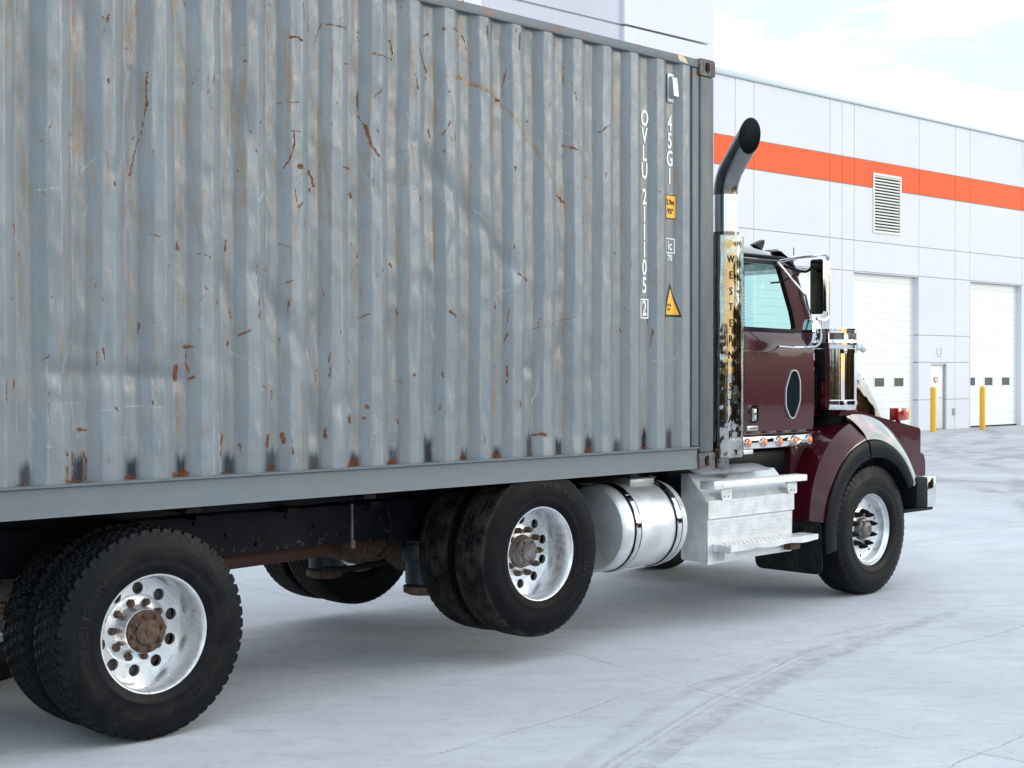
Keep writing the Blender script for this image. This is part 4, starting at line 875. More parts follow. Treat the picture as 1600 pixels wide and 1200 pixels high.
def hub_drive(parent, yd):
    bm = BM(); lathe(bm, [(yd - .004, .128), (yd - .02, .118), (yd - .085, .112), (yd - .092, .106), (yd - .092, 0)], seg=40); P('hub', bm, 'rim', parent)
    bm = BM(); lathe(bm, [(yd - .090, .108), (yd - .105, .108), (yd - .108, .104), (yd - .108, .064), (yd - .120, .064), (yd - .124, .052), (yd - .124, .018), (yd - .130, .015), (yd - .130, 0)], seg=40)
    for k in range(8): a = 2 * PI * (k + .3) / 8; bolt(bm, .084 * math.cos(a), yd - .108, .084 * math.sin(a), .013, .024)
    P('axle_flange', bm, 'rust', parent)
    for k in range(10): a = 2 * PI * k / 10; bm = BM(); bolt(bm, .143 * math.cos(a), yd - .006, .143 * math.sin(a), .0205, .032); P('lug_nut', bm, 'rust', parent)
def hub_lift(parent, yd):
    bm = BM(); lathe(bm, [(yd - .004, .108), (yd - .03, .100), (yd - .035, .092), (yd - .06, .088), (yd - .066, .080), (yd - .066, .060), (yd - .078, .055), (yd - .080, .02), (yd - .080, 0)], seg=40)
    for k in range(6): a = 2 * PI * k / 6; bolt(bm, .072 * math.cos(a), yd - .066, .072 * math.sin(a), .010, .016)
    P('hub', bm, 'casting', parent)
    for k in range(10): a = 2 * PI * k / 10; bm = BM(); bolt(bm, .143 * math.cos(a), yd - .006, .143 * math.sin(a), .021, .048); P('lug_nut', bm, 'rust', parent)
def hub_steer(parent, yd):
    bm = BM(); lathe(bm, [(yd - .004, .092), (yd - .04, .084), (yd - .048, .066), (yd - .070, .060), (yd - .076, .052), (yd - .078, .026), (yd - .070, .022), (yd - .070, 0)], seg=40)
    for k in range(6): a = 2 * PI * k / 6; bolt(bm, .072 * math.cos(a), yd - .046, .072 * math.sin(a), .009, .012)
    P('hub', bm, 'steel', parent)
    for k in range(10): a = 2 * PI * (k + .4) / 10; bm = BM(); bolt(bm, .143 * math.cos(a), yd - .006, .143 * math.sin(a), .021, .070, cone=True); P('lug_nut', bm, 'black_soft', parent)
TYRES = {k: tyre(k, .53 if k != 'steer' else .533, .14 if k != 'steer' else .155) for k in ('drive', 'rib', 'steer')}
def wheel(kind, x, y, z, rot=0.0, words=None, outside=True, tm='rubber'):
    hw = .155 if kind == 'steer' else .14
    dish = {'drive': .180, 'rib': .178, 'steer': .090}[kind]
    bm = rim(dish, 10, .031, .208) if kind != 'steer' else rim(dish, 10, .013, .225, True)
    w = P('wheel', bm, 'rim', TK, 40, (x, y, z)); w.rotation_euler = (0, rot, 0)
    me = TYRES[kind]
    if me.users: t = bpy.data.objects.new('tyre', me); COL.objects.link(t); t.parent = w
    else: t = obj('tyre', me, M[tm], w, 30)
    if outside:
        {'drive': hub_drive, 'rib': hub_lift, 'steer': hub_steer}[kind](w, -.118 + dish)
        for wd in words or (): obj('tyre_lettering', ring_text([wd], .53 if kind != 'steer' else .533, hw), M['letter'], w, 0)
    return w
YL = 2.438
XR_, XL_, XS_ = -4.498, -1.745, 2.165
wheel('drive', XR_, .150, .530, .05, [('MICHELIN', .070, -76, .402, 1.25), ('11R22.5', .056, 47, .412, 1.15), ('XDN2', .056, 140, .408, 1.3)])
wheel('drive', XR_, .485, .530, .03, None, False)
wheel('rib', XL_, .150, .683, .02, [('275/80 R 22.5', .050, 22, .425, 1.2), ('BFGoodrich', .060, 128, .405, 1.25)], True, 'rubber_mud')
wheel('rib', XL_, .485, .683, 0, None, False, 'rubber_mud')
wheel('steer', XS_, .165, .533, 0)
for kind, x, z in (('drive', XR_, .53), ('rib', XL_, .683), ('steer', XS_, .533)):
    w = wheel(kind, x, YL - .15, z); w.rotation_euler = (0, 0, PI)
    if kind != 'steer': w = wheel(kind, x, YL - .485, z, 0, None, False); w.rotation_euler = (0, 0, PI)

# --- chassis
def channel(y0, s, x0, x1, z0, z1):
    bm = BM(); box(bm, x0, x1, y0, y0 + s * .012, z0, z1); box(bm, x0, x1, y0 + s * .012, y0 + s * .09, z1 - .012, z1); box(bm, x0, x1, y0 + s * .012, y0 + s * .09, z0, z0 + .012)
    for k in range(46):
        x = x0 + .25 + k * .21; dz = (.05, .20, .12)[k % 3]
        if x < x1 - .1: lathe(bm, [(0, .014), (-s * .012, .012), (-s * .012, 0)], center=(x, y0, z0 + dz), axis=(0, 1, 0), seg=6)
    return bm
P('frame_rail', channel(.79, 1, -7.4, 3.0, .765, 1.005), 'frame_black', sm=0); P('frame_rail', channel(1.648, -1, -7.4, 3.0, .765, 1.005), 'frame_black', sm=0)
for y in (.70, 1.64): bm = BM(); box(bm, -7.4, -.1, y, y + .10, 1.035, 1.11, .004); P('subframe_rail', bm, 'black')
for x in np.arange(-7.0, -.2, .62): bm = BM(); box(bm, x, x + .07, .60, 1.84, 1.006, 1.032); P('cross_member', bm, 'black')
for x in np.arange(-6.6, -.3, 1.15): bm = BM(); box(bm, x, x + .09, .06, 2.38, 1.112, 1.1435, .003); P('cross_bearer', bm, 'black')
for x, z in ((XR_, .53), (XL_, .683)):
    bm = BM(); lathe(bm, [(-.72, .075), (-.30, .080), (-.22, .17), (-.12, .235), (.10, .235), (.2, .17), (.3, .08), (.72, .075)], center=(x, 1.219, z), seg=28, cap0=True, cap1=True)
    P('axle', bm, 'rust')
    for y in (.20, 2.238):
        bm = BM(); lathe(bm, [(-.02, .24), (.33, .235)], center=(x, y + .08 if y < 1 else y - .39, z), seg=32, cap0=True, cap1=True); P('brake_drum', bm, 'casting')
bm = BM(); lathe(bm, [(-.70, .06), (.70, .06)], center=(XS_, 1.219, .50), seg=14, cap0=True, cap1=True); P('axle', bm, 'black')
bm = BM(); lathe(bm, [(0, .05), (.04, .062), (.1, .062), (1.72, .062), (1.78, .062), (1.82, .05), (1.90, .045)], center=(-4.33, 1.219, .655), axis=(1, 0, .02), seg=24, cap0=True, cap1=True); P('drive_shaft', bm, 'shaft')
bm = BM(); box(bm, -2.46, -2.36, 1.13, 1.31, .60, .74, .02); lathe(bm, [(0, .07), (.12, .09), (.34, .14), (.5, .15)], center=(-2.42, 1.219, .675), axis=(1, 0, .02), seg=24, cap0=True); P('universal_joint', bm, 'rust')
bm = BM(); lathe(bm, [(.18, .05), (1.2, .055), (2.2, .055)], center=(-1.4, 1.219, .70), axis=(1, 0, .05), seg=20, cap0=True, cap1=True); P('drive_shaft', bm, 'shaft')
for y in (.70, 1.74):
    bm = BM(); lathe(bm, [(.46, .10), (.475, .112), (.60, .114), (.62, .122), (.63, .135), (.66, .142), (.70, .142), (.73, .132), (.74, .118), (.75, .118), (.765, .09)], center=(-2.15, y, 0), axis=(0, 0, 1), seg=36, cap0=True, cap1=True); sp = P('air_spring', bm, 'navy_rubber')
    bm = BM(); lathe(bm, [(.40, .09), (.415, .125), (.455, .125), (.46, .10)], center=(-2.15, y, 0), axis=(0, 0, 1), seg=30, cap0=True, cap1=True); P('air_spring_base', bm, 'rust', sp)
bm = BM(); tube(bm, [(-2.806, .60, 1.03), (-2.806, .60, .80)], .008, 8); box(bm, -2.82, -2.79, .585, .615, .76, .81, .004); P('hanger_rod', bm, 'casting')
bm = BM(); tube(bm, [(-2.40, .77, .98), (-2.37, .76, .86), (-2.40, .76, .72), (-2.46, .78, .66)], .008, 8, 5); P('air_hose', bm, 'black_soft')
bm = BM(); tube(bm, [(-2.8, .9, .60), (-2.6, .9, .585), (-2.3, .9, .60)], .02, 10, 4); P('torque_rod', bm, 'black')
bm = BM(); box(bm, -6.2, -5.6, .79 - .05, .785, .55, .95, .01); P('spring_hanger', bm, 'black')
for x0 in (-5.4, -2.65):
    bm = BM()
    for k in range(4): box(bm, XR_ - .75 + .1 * k, XR_ + .75 - .1 * k, .64, .72, .60 + .022 * k, .62 + .022 * k, .003)
    if x0 < -5: P('leaf_spring', bm, 'rust')
    else: bm.free()

# --- fuel tank
bm = BM(); c = (-.94, .325, .757); Rk = .302
lathe(bm, [(-.012, 0), (-.012, Rk * .55), (-.010, Rk - .045), (-.004, Rk - .018), (.008, Rk - .005), (.022, Rk), (.66, Rk), (.675, Rk - .006), (.69, Rk - .03), (.692, 0)], center=c, axis=(1, 0, 0), seg=96); ft = P('fuel_tank', bm, 'alu', sm=30)
for x in (.135, .575):
    bm = BM(); lathe(bm, [(x - .036, Rk + .001), (x - .036, Rk + .005), (x + .036, Rk + .005), (x + .036, Rk + .001)], center=c, axis=(1, 0, 0), seg=96); s_ = P('tank_strap', bm, 'flare', ft)
    bm = BM(); lathe(bm, [(x - .022, Rk + .0055), (x - .020, Rk + .010), (x + .020, Rk + .010), (x + .022, Rk + .0055)], center=c, axis=(1, 0, 0), seg=96); P('strap_band', bm, 'chrome', s_)
bm = BM(); box(bm, -.66, -.40, .22, .44, 1.035, 1.085, .006); fb = P('sender_block', bm, 'plate', ft)
bm = BM(); box(bm, -.67, -.39, .21, .45, 1.086, 1.094, .002)
for x in (-.64, -.42): 
    for y in (.24, .42): lathe(bm, [(0, .012), (.012, .010), (.012, 0)], center=(x, y, 1.094), axis=(0, 0, 1), seg=6)
lathe(bm, [(0, .035), (.015, .035), (.016, .022), (.04, .022)], center=(-.53, .30, 1.094), axis=(0, 0, 1), seg=14, cap1=True); P('sender_plate', bm, 'casting', fb)

# --- battery and step box
bm = BM(); x0, x1 = -.02, 1.045
pr = [(.28, .47), (.052, .455), (.046, .765), (.040, .772), (.040, .895), (.055, .915), (.215, 1.085), (.28, 1.09)]
rows = [[Vector((x, y, z)) for y, z in pr] for x in (x0, x1)]
grid(bm, rows); bm.faces.new([bm.verts.new(v) for v in rows[0]]); bm.faces.new([bm.verts.new(v) for v in rows[1]]); bmesh.ops.remove_doubles(bm, verts=bm.verts, dist=1e-5); bmesh.ops.recalc_face_normals(bm, faces=bm.faces[:])
bb = P('battery_box', bm, 'diamond', sm=20)
bm = BM(); box(bm, x0 - .004, x0 - .0005, .060, .278, .46, .885, 0); pr2 = [(.278, .462), (.056, .462), (.044, .90), (.218, 1.083), (.278, 1.083)]
bm.free(); bm = BM(); holed(bm, round_poly(pr2, .03), [], lambda a, b: Vector((x0 - .006, a, b)), Vector((.004, 0, 0))); P('end_panel', bm, 'alu', bb, 0)
bm = BM(); holed(bm, [(x0 + .002, .445), (x1 - .02, .472), (x1 - .02, .76), (x0 + .002, .762)], [], XZ(.0415), Vector((0, .0035, 0))); P('lower_panel', bm, 'diamond', bb, 0)
bm = BM(); holed(bm, [(x0 - .003, .775), (x1 + .003, .775), (x1 + .003, .905), (x0 - .003, .905)], [], XZ(.030), Vector((0, .009, 0))); P('lid_front', bm, 'diamond', bb, 0)
bm = BM(); rows = [[Vector((x, .30 - t * .20, 1.142 - .055 * t * t - .012 * (1 - t) ** 4)) for t in np.linspace(0, 1, 9)] for x in np.linspace(x0 - .03, .80, 9)]
for i, r_ in enumerate(rows):
    if i == 8:
        for k, v in enumerate(r_): v.x += .05 * (k / 8) ** 2
grid(bm, rows); bmesh.ops.solidify(bm, geom=bm.faces[:], thickness=.006); bmesh.ops.recalc_face_normals(bm, faces=bm.faces[:]); P('curved_cover', bm, 'diamond', bb)
def step(z, y0, y1, xa, xb, perf, h):
    bm = BM()
    if not perf:
        box(bm, xa, xb, y0, y1, z - h, z, .006); box(bm, xa + .005, xa + .02, y0 + .005, y1, z - h - .006, z - h + .004)
    else:
        hs = []
        for i in range(20):
            for k in range(3):
                cx = xa + .04 + i * (xb - xa - .08) / 19; cy = y0 + .035 + k * .048; hs.append(round_rect(cx - .019, cx + .019, cy - .016, cy + .016, .008, 2))
        holed(bm, [(xa, y0), (xb, y0), (xb, y1), (xa, y1)], hs, lambda a, b: Vector((a, b, z)), Vector((0, 0, -.005)))
        rows = [[Vector((xa + (xb - xa) * t, y0 - .0005, z + .001 - (h + .006 * math.sin(t * 17) * (t > .25)) * k)) for t in np.linspace(0, 1, 24)] for k in (0, 1)]
        grid(bm, rows); grid(bm, [[v + Vector((0, .005, 0)) for v in r_] for r_ in rows]); bmesh.ops.recalc_face_normals(bm, faces=bm.faces[:])
    return bm
s1 = P('upper_step', step(1.045, -.045, .07, -.055, 1.115, False, .048), 'door_white', bb)
bm = BM(); box(bm, -.062, .055, -.052, .075, .992, 1.050, .004); P('step_end_cap', bm, 'alu', s1)
s2 = P('lower_step', step(.590, -.120, .035, .04, 1.15, True, .045), 'alu', bb, 0)
bm = BM(); box(bm, .06, 1.13, -.112, .03, .548, .556); P('step_shade_sheet', bm, 'black_soft', s2, 0)  # dark sheet added under the tread so its holes read as shaded
bm = BM(); box(bm, .036, .043, -.118, .038, .538, .588, .002); P('step_end_plate', bm, 'alu', s2)
for x in (.13, .96):
    bm = BM(); holed(bm, round_poly([(x, .90), (x + .11, .90), (x + .11, .985), (x - .02, .985)], .012), [], XZ(.020), Vector((0, .008, 0)))
    for dx in (.03, .075): lathe(bm, [(0, .010), (-.010, .008), (-.010, 0)], center=(x + dx, .020, .928), seg=8)
    P('step_bracket', bm, 'diamond', bb)
    bm = BM(); box(bm, x - .03, x + .10, -.02, .05, .475, .54, .006); P('step_bracket', bm, 'rust' if x > .5 else 'alu', bb)

# --- exhaust stack
SX, SY = .335, .150
def stack_pipe(r):
    bm = tube(BM(), [(SX, SY, 2.84), (SX, SY, 3.0), (SX, SY, 3.17), (SX, SY - .028, 3.28), (SX, SY - .105, 3.40), (SX, -.30, 3.86)], r, 40, 8, False)
    bmesh.ops.bisect_plane(bm, geom=bm.verts[:] + bm.edges[:] + bm.faces[:], plane_co=(SX, -.066, 3.55), plane_no=(-.36, -.92, .10), clear_outer=True)
    return bm
ex = P('exhaust_stack', stack_pipe(.090), 'dark_chrome', sm=50)
P('pipe_bore', stack_pipe(.0865), 'ink', ex, 50)
bm = BM(); lathe(bm, [(2.845, .0907), (2.85, .092), (3.13, .092), (3.135, .0907)], center=(SX, SY, 0), axis=(0, 0, 1), seg=40); P('polished_sleeve', bm, 'chrome', ex, 14)
bm = BM(); lathe(bm, [(2.832, .091), (2.832, .099), (2.862, .099), (2.862, .091)], center=(SX, SY, 0), axis=(0, 0, 1), seg=40); P('pipe_clamp', bm, 'dark_chrome', ex)
bm = BM(); lathe(bm, [(1.19, .085), (2.84, .085)], center=(SX + .02, SY + .05, 0), axis=(0, 0, 1), seg=32, cap0=True, cap1=True); P('muffler', bm, 'dark_chrome', ex)
bm = BM(); HS = []
for k in range(19):
    a = R(-98 + 196 * k / 18); HS.append((SX + .03 + .158 * math.sin(a), SY + .045 - .158 * math.cos(a) * .95))
zz = np.linspace(1.205, 2.835, 60); rows = []
for z in zz: rows.append([Vector((x, y, z)) for x, y in HS])
grid(bm, rows); bmesh.ops.solidify(bm, geom=bm.faces[:], thickness=.003); bmesh.ops.recalc_face_normals(bm, faces=bm.faces[:]); hs = P('heat_shield', bm, 'chrome_wavy', ex, 40)
# punched slots down the forward edge of the shield
bm = BM()
for k in range(48):
    z = 1.48 + k * .0245; a0 = R(40); a1 = R(58)
    q = [(SX + .03 + .1632 * math.sin(a), SY + .045 - .1632 * math.cos(a) * .95) for a in (a0, a1)]
    bm.faces.new([bm.verts.new(Vector(v)) for v in ((*q[0], z), (*q[1], z), (*q[1], z + .012), (*q[0], z + .012))])
P('slot_row', bm, 'ink', hs, 0)
bm = BM()
for z in (1.21, 2.80): box(bm, SX - .08, SX + .09, SY + .04, SY + .20, z, z + .03, .004)
P('stack_bracket', bm, 'black', ex)
bm = BM(); tube(bm, [(SX + .205, SY + .03, 2.80), (SX + .205, SY + .03, 1.75), (SX + .20, SY + .04, 1.68), (SX + .14, SY + .05, 1.60)], .010, 8, 3); P('grab_handle', bm, 'chrome', ex)
bm = BM(); tube(bm, [(SX, SY + .05, 1.20), (SX + .02, SY + .06, 1.10), (SX + .20, SY + .15, 1.05), (SX + .7, SY + .3, 1.02)], .07, 20, 6); P('exhaust_elbow', bm, 'dark_chrome', ex)
ms = []
for k, ch in enumerate('WESTERN STAR'):
    if ch == ' ': continue
    me = text_mesh(ch, .078, .70, bold=.001); z0 = 2.655 - k * .117
    def f(c, z0=z0):
        a = c[:, 0] / .158 + R(-30); return np.stack([SX + .03 + .1632 * np.sin(a), SY + .045 - .1632 * .95 * np.cos(a), z0 + c[:, 1]], -1)
    ms.append(map_mesh(me, f))
obj('stack_lettering', join_meshes('t', ms), M['stack_ink'], hs, 0)

# --- cab
YC, YCL = .225, 2.213
cabout = [(.47, 1.24), (1.555, 1.24), (1.575, 2.13), (1.30, 2.735), (.47, 2.735)]
doorin = [(.545, 1.345), (1.525, 1.345), (1.535, 2.13), (1.285, 2.705), (.545, 2.705)]
win = [(.60, 2.175), (1.345, 2.165), (1.30, 2.30), (1.115, 2.665), (.60, 2.665)]
sc_ = lambda pts, g: [((x - 1.05) * (1 - g) + 1.05, (z - 2.0) * (1 - g) + 2.0) for x, z in pts]
bm = BM()
holed(bm, cabout, [doorin], XZ(YC + .004), Vector((0, .04, 0))); holed(bm, cabout, [win], XZ(YCL), Vector((0, -.04, 0)))
rw = round_rect(.62, 1.82, 2.18, 2.60, .06)
holed(bm, [(YC + .046, 1.24), (YCL - .042, 1.24), (YCL - .042, 2.735), (YC + .046, 2.735)], [[(a, b) for a, b in rw]], lambda a, b: Vector((.472, a, b)), Vector((.03, 0, 0)))
cab = P('cab', bm, 'maroon', sm=30)
bm = BM(); rows = []
for x in (.44, .52, .7, .95, 1.1, 1.2, 1.27, 1.33, 1.36):
    h = .135 - max(0, x - .85) ** 2 * .42; row = []
    for t in np.linspace(-1, 1, 25):
        y = 1.219 + t * 1.005; row.append(Vector((x, y, 2.715 + h * (1 - abs(t) ** 4.5) ** .6 + (.0 if abs(t) < 1 else 0))))
    rows.append(row)
grid(bm, rows); bm.faces.new([bm.verts.new(v) for v in rows[0]]); bm.faces.new([bm.verts.new(v) for v in rows[-1]]); bmesh.ops.recalc_face_normals(bm, faces=bm.faces[:]); roof = P('cab_roof', bm, 'maroon', cab, 50)
bm = BM(); tube(bm, [(.46, YC - .004, 2.722), (.8, YC - .004, 2.722), (1.10, YC - .004, 2.718), (1.26, YC - .01, 2.69), (1.38, YC - .0, 2.60)], .014, 8, 4); P('drip_rail', bm, 'black', cab)
for y in (YC + .02, YCL - .02): bm = BM(); tube(bm, [(1.285, y, 2.72), (1.45, y, 2.41), (1.61, y, 2.12)], .032, 10, 3); P('windscreen_pillar', bm, 'maroon', cab)
# door: frame above the belt, bulged skin below
bm = BM(); up = [(.552, 2.14), (1.528, 2.14), (1.278, 2.698), (.552, 2.698)]; winr = round_poly(win, .045)
holed(bm, up, [winr], XZ(YC), Vector((0, .035, 0)))
zs_ = [2.14, 2.13, 2.11, 2.08, 2.04, 1.98, 1.9, 1.8, 1.7, 1.6, 1.5, 1.42, 1.375, 1.353]
def dy(z): return YC - .045 * math.sin(min(1, (2.145 - z) / .14) * PI / 2) - .012 * math.sin(max(0, min(1, (2.0 - z) / .64)) * PI) + (.02 if z < 1.36 else 0)
rows = [[Vector((.552 + (.965 + (.012 if z > 1.4 else .006)) * t, dy(z), z)) for t in np.linspace(0, 1, 9)] for z in zs_]
grid(bm, rows); grid(bm, [[v, Vector((v.x, YC + .03, v.z))] for v in (r_[0] for r_ in rows)]); grid(bm, [[v, Vector((v.x, YC + .03, v.z))] for v in (r_[-1] for r_ in rows)]); grid(bm, [[v, Vector((v.x, YC + .03, v.z))] for v in rows[-1]])
bmesh.ops.recalc_face_normals(bm, faces=bm.faces[:]); door = P('door', bm, 'maroon', TK, 40)
bm = BM(); holed(bm, winr, [], XZ(YC + .016), Vector((0, .004, 0))); P('window', bm, 'glass', door, 0)
wo = round_poly([(.575, 2.15), (1.372, 2.14), (1.325, 2.30), (1.130, 2.69), (.575, 2.69)], .05)
bm = BM(); holed(bm, wo, [round_poly([(.602, 2.177), (1.343, 2.167), (1.298, 2.30), (1.114, 2.663), (.602, 2.663)], .045)], XZ(YC - .008), Vector((0, .014, 0))); P('window_seal', bm, 'black', door)
bm = BM(); pk = round_poly([(1.13, 1.56), (1.19, 1.475), (1.245, 1.475), (1.315, 1.60), (1.315, 1.76), (1.275, 1.84), (1.20, 1.84), (1.13, 1.70)], .034); yk = dy(1.65) - .010
holed(bm, pk, [], XZ(yk + .004), Vector((0, .02, 0))); pg = P('peep_window', bm, 'dark_glass', door, 0)
cx_, cz_ = 1.222, 1.66
bm = BM(); holed(bm, [((x - cx_) * 1.11 + cx_, (z - cz_) * 1.05 + cz_) for x, z in pk], [pk], XZ(yk - .001), Vector((0, .024, 0))); P('peep_window_frame', bm, 'plate', pg)
bm = BM(); yh = dy(1.51) - .006
holed(bm, round_rect(.655, .755, 1.445, 1.575, .018), [round_rect(.672, .738, 1.462, 1.558, .012)], XZ(yh - .012), Vector((0, .024, 0))); dh = P('door_handle', bm, 'chrome', door)
bm = BM(); box(bm, .672, .738, yh + .004, yh + .01, 1.462, 1.558); P('handle_cup', bm, 'plate', dh, 0)
bm = BM(); box(bm, .705, .732, yh - .012, yh + .004, 1.47, 1.55, .005); P('handle_paddle', bm, 'chrome', dh)
bm = BM(); box(bm, .635, .775, dy(1.40) - .006, dy(1.40) + .004, 1.385, 1.422, .002); npl = P('name_plate', bm, 'plate', door)
bm = BM(); box(bm, .675, .765, dy(1.40) - .008, dy(1.40) - .005, 1.396, 1.412); P('plate_strip', bm, 'steel', npl, 0)
bm = BM(); holed(bm, round_poly([(.60, 2.175), (1.345, 2.165), (1.30, 2.30), (1.115, 2.665), (.60, 2.665)], .045), [], XZ(YCL - .022), Vector((0, .004, 0))); P('far_window', bm, 'glass', cab, 0)
bm = BM(); holed(bm, rw, [], lambda a, b: Vector((.485, a, b)), Vector((.004, 0, 0))); P('rear_window', bm, 'glass', cab, 0)
bm = BM(); grid(bm, [[Vector((1.315, y, 2.70)) for y in np.linspace(YC + .05, YCL - .05, 9)], [Vector((1.615, y, 2.12)) for y in np.linspace(YC + .05, YCL - .05, 9)]]); P('windscreen', bm, 'glass', cab)
bm = BM(); box(bm, .50, 1.6, YC + .05, YCL - .05, 1.26, 1.32); P('cab_floor', bm, 'black', cab, 0)
bm = BM(); box(bm, 1.40, 1.64, YC + .05, YCL - .05, 1.75, 2.12, .03); P('dashboard', bm, 'black_soft', cab)
for y in (.62, 1.72):
    bm = BM(); box(bm, .66, 1.12, y - .24, y + .24, 1.62, 1.74, .04); box(bm, .58, .72, y - .22, y + .22, 1.74, 2.20, .05); P('seat', bm, 'seat', cab)
bm = BM(); a_, u_, w_ = frame_of((-.8, 0, .6)); cs = Vector((1.22, 1.72, 2.12))
tube(bm, [cs + (u_ * math.cos(2 * PI * k / 32) + w_ * math.sin(2 * PI * k / 32)) * .22 for k in range(33)], .015, 8, 0, False); tube(bm, [cs, cs + Vector((.25, 0, -.2))], .02, 8); tube(bm, [cs - u_ * .21, cs + u_ * .21], .012, 6); P('steering_wheel', bm, 'black_soft', cab)
for ys in (.40, 2.02):
    bm = BM(); tube(bm, [(.62, ys, 2.60), (.70, ys, 2.3), (.74, ys + .05, 1.8)], .012, 6, 4); P('seat_belt', bm, 'seat', cab)
bm = BM(); tube(bm, [(1.20, 2.12, 2.42), (1.22, 2.10, 2.38), (1.34, 2.10, 2.20), (1.36, 2.12, 2.16)], .013, 8, 4); P('inner_grab_handle', bm, 'plate', cab)
bm = BM(); box(bm, .98, 1.22, 1.5, 1.9, 2.52, 2.62, .02, rot=Matrix.Rotation(R(25), 4, 'Y')); P('inner_sun_visor', bm, 'plate', cab)
# sun visor, roof lamps, horn
bm = BM(); rows = []
for t in np.linspace(0, 1, 7): rows.append([Vector((1.20 + .33 * t + .05 * (1 - ((y - 1.219) / .99) ** 2), y, 2.800 - .135 * t - .03 * t * t)) for y in np.linspace(.30, 2.14, 17)])
grid(bm, rows); bmesh.ops.solidify(bm, geom=bm.faces[:], thickness=.006); bmesh.ops.recalc_face_normals(bm, faces=bm.faces[:]); P('sun_visor', bm, 'chrome', cab)
bm = BM(); rows = [[Vector((1.13 + .17 * t, y, 2.775 - .075 * t)) for t in (0, .33, .66, 1)] for y in (YC - .012, YC + .02, YC + .2, 1.219)]
grid(bm, rows); bmesh.ops.solidify(bm, geom=bm.faces[:], thickness=.012); bmesh.ops.recalc_face_normals(bm, faces=bm.faces[:]); P('visor_bracket', bm, 'black', cab)
bm = BM(); holed(bm, [(1.10, 2.84), (1.23, 2.885), (1.235, 2.86), (1.20, 2.80)], [], XZ(.44), Vector((0, .05, 0))); P('horn_bell', bm, 'black', cab)
for y in (.55, .88, 1.219, 1.56, 1.89):
    bm = BM(); rows = []
    for t in np.linspace(0, 1, 7): rows.append([Vector((.80 + .24 * t, y + .055 * math.cos(a), 2.835 + (.055 * math.sin(a)) * math.sin(PI * min(1, .12 + t * .88)) ** .6)) for a in np.linspace(0, PI, 9)])
    grid(bm, rows); bmesh.ops.recalc_face_normals(bm, faces=bm.faces[:]); rl = P('roof_lamp', bm, 'chrome', cab, 50)
    bm = BM(); lathe(bm, [(0, .05), (.035, .046), (.055, .03), (.062, 0)], center=(1.01, y, 2.862), axis=(1, 0, 0), seg=16); P('roof_lamp_lens', bm, 'amber', rl)
# sill panel and its five marker lamps
bm = BM(); box(bm, .50, 1.53, YC - .03, YC + .02, 1.245, 1.335, .006); sl = P('sill_panel', bm, 'chrome', cab)
bm = BM(); box(bm, .52, .76, YC - .02, YC + .03, 1.205, 1.240, .004); P('sill_step', bm, 'alu', cab)
for k in range(5):
    x = .665 + k * .2035
    bm = BM(); lathe(bm, [(0, .040), (-.012, .040), (-.018, .036), (-.018, .030)], center=(x, YC - .031, 1.292), seg=24); ml = P('marker_lamp', bm, 'chrome', TK)
    bm = BM(); lathe(bm, [(-.012, .031), (-.022, .027), (-.030, .018), (-.033, 0)], center=(x, YC - .031, 1.292), seg=24); P('marker_lens', bm, 'amber', ml, 60)
bm = BM(); box(bm, .6, 1.5, YC + .12, YC + .6, 1.03, 1.22, .02); box(bm, .1, 1.5, .5, .78, .8, 1.2, .02); P('cab_underframe', bm, 'black')
bm = BM(); lathe(bm, [(0, .06), (.25, .06)], center=(.60, .42, 1.165), axis=(1, .2, 0), seg=18, cap0=True, cap1=True); P('air_tank', bm, 'alu')
# cowl between the door and the bonnet
bm = BM(); rows = []
for z in (1.26, 1.4, 1.7, 2.0, 2.10, 2.135): rows.append([Vector((1.555 + .06 * math.sin(a), YC + .01 + .40 * (1 - math.cos(a)), z - (.02 if z > 2.12 else 0))) for a in np.linspace(0, PI / 2, 10)])
grid(bm, rows); bmesh.ops.recalc_face_normals(bm, faces=bm.faces[:]); P('cowl', bm, 'maroon', cab, 50)
bm = BM(); box(bm, 1.60, 1.86, .62, 1.82, 1.2, 2.11, .03); P('firewall', bm, 'black', cab)

# --- bonnet, front wings, bumper
bm = BM(); rows = []
top = [(1.84, 2.06), (2.2, 2.06), (2.5, 2.05), (2.72, 2.02), (2.86, 1.975), (2.98, 1.90), (3.08, 1.80), (3.16, 1.68), (3.22, 1.52), (3.24, 1.40)]
for x, zt in top:
    hw = .67 - .02 * max(0, x - 2.0); row = []
    for t in np.linspace(0, 1, 24):
        a = PI * t; cx = math.copysign(abs(math.cos(a)) ** .42, math.cos(a)); cz = abs(math.sin(a)) ** .42
        row.append(Vector((x, 1.219 - hw * cx, 1.30 + (zt - 1.30) * cz)))
    rows.append(row)
grid(bm, rows); bm.faces.new([bm.verts.new(v) for v in rows[-1]]); bmesh.ops.recalc_face_normals(bm, faces=bm.faces[:]); hood = P('hood', bm, 'trim', sm=50)
obj('hood_lettering', side_text('Western', .085, 2.64, .532, 1.745, .95, bold=.001), M['ink'], hood, 0)
WX, WZ = 2.16, .528
def arc_pt(a, r, y): return Vector((WX - r * math.cos(R(a)), y, WZ + r * math.sin(R(a))))
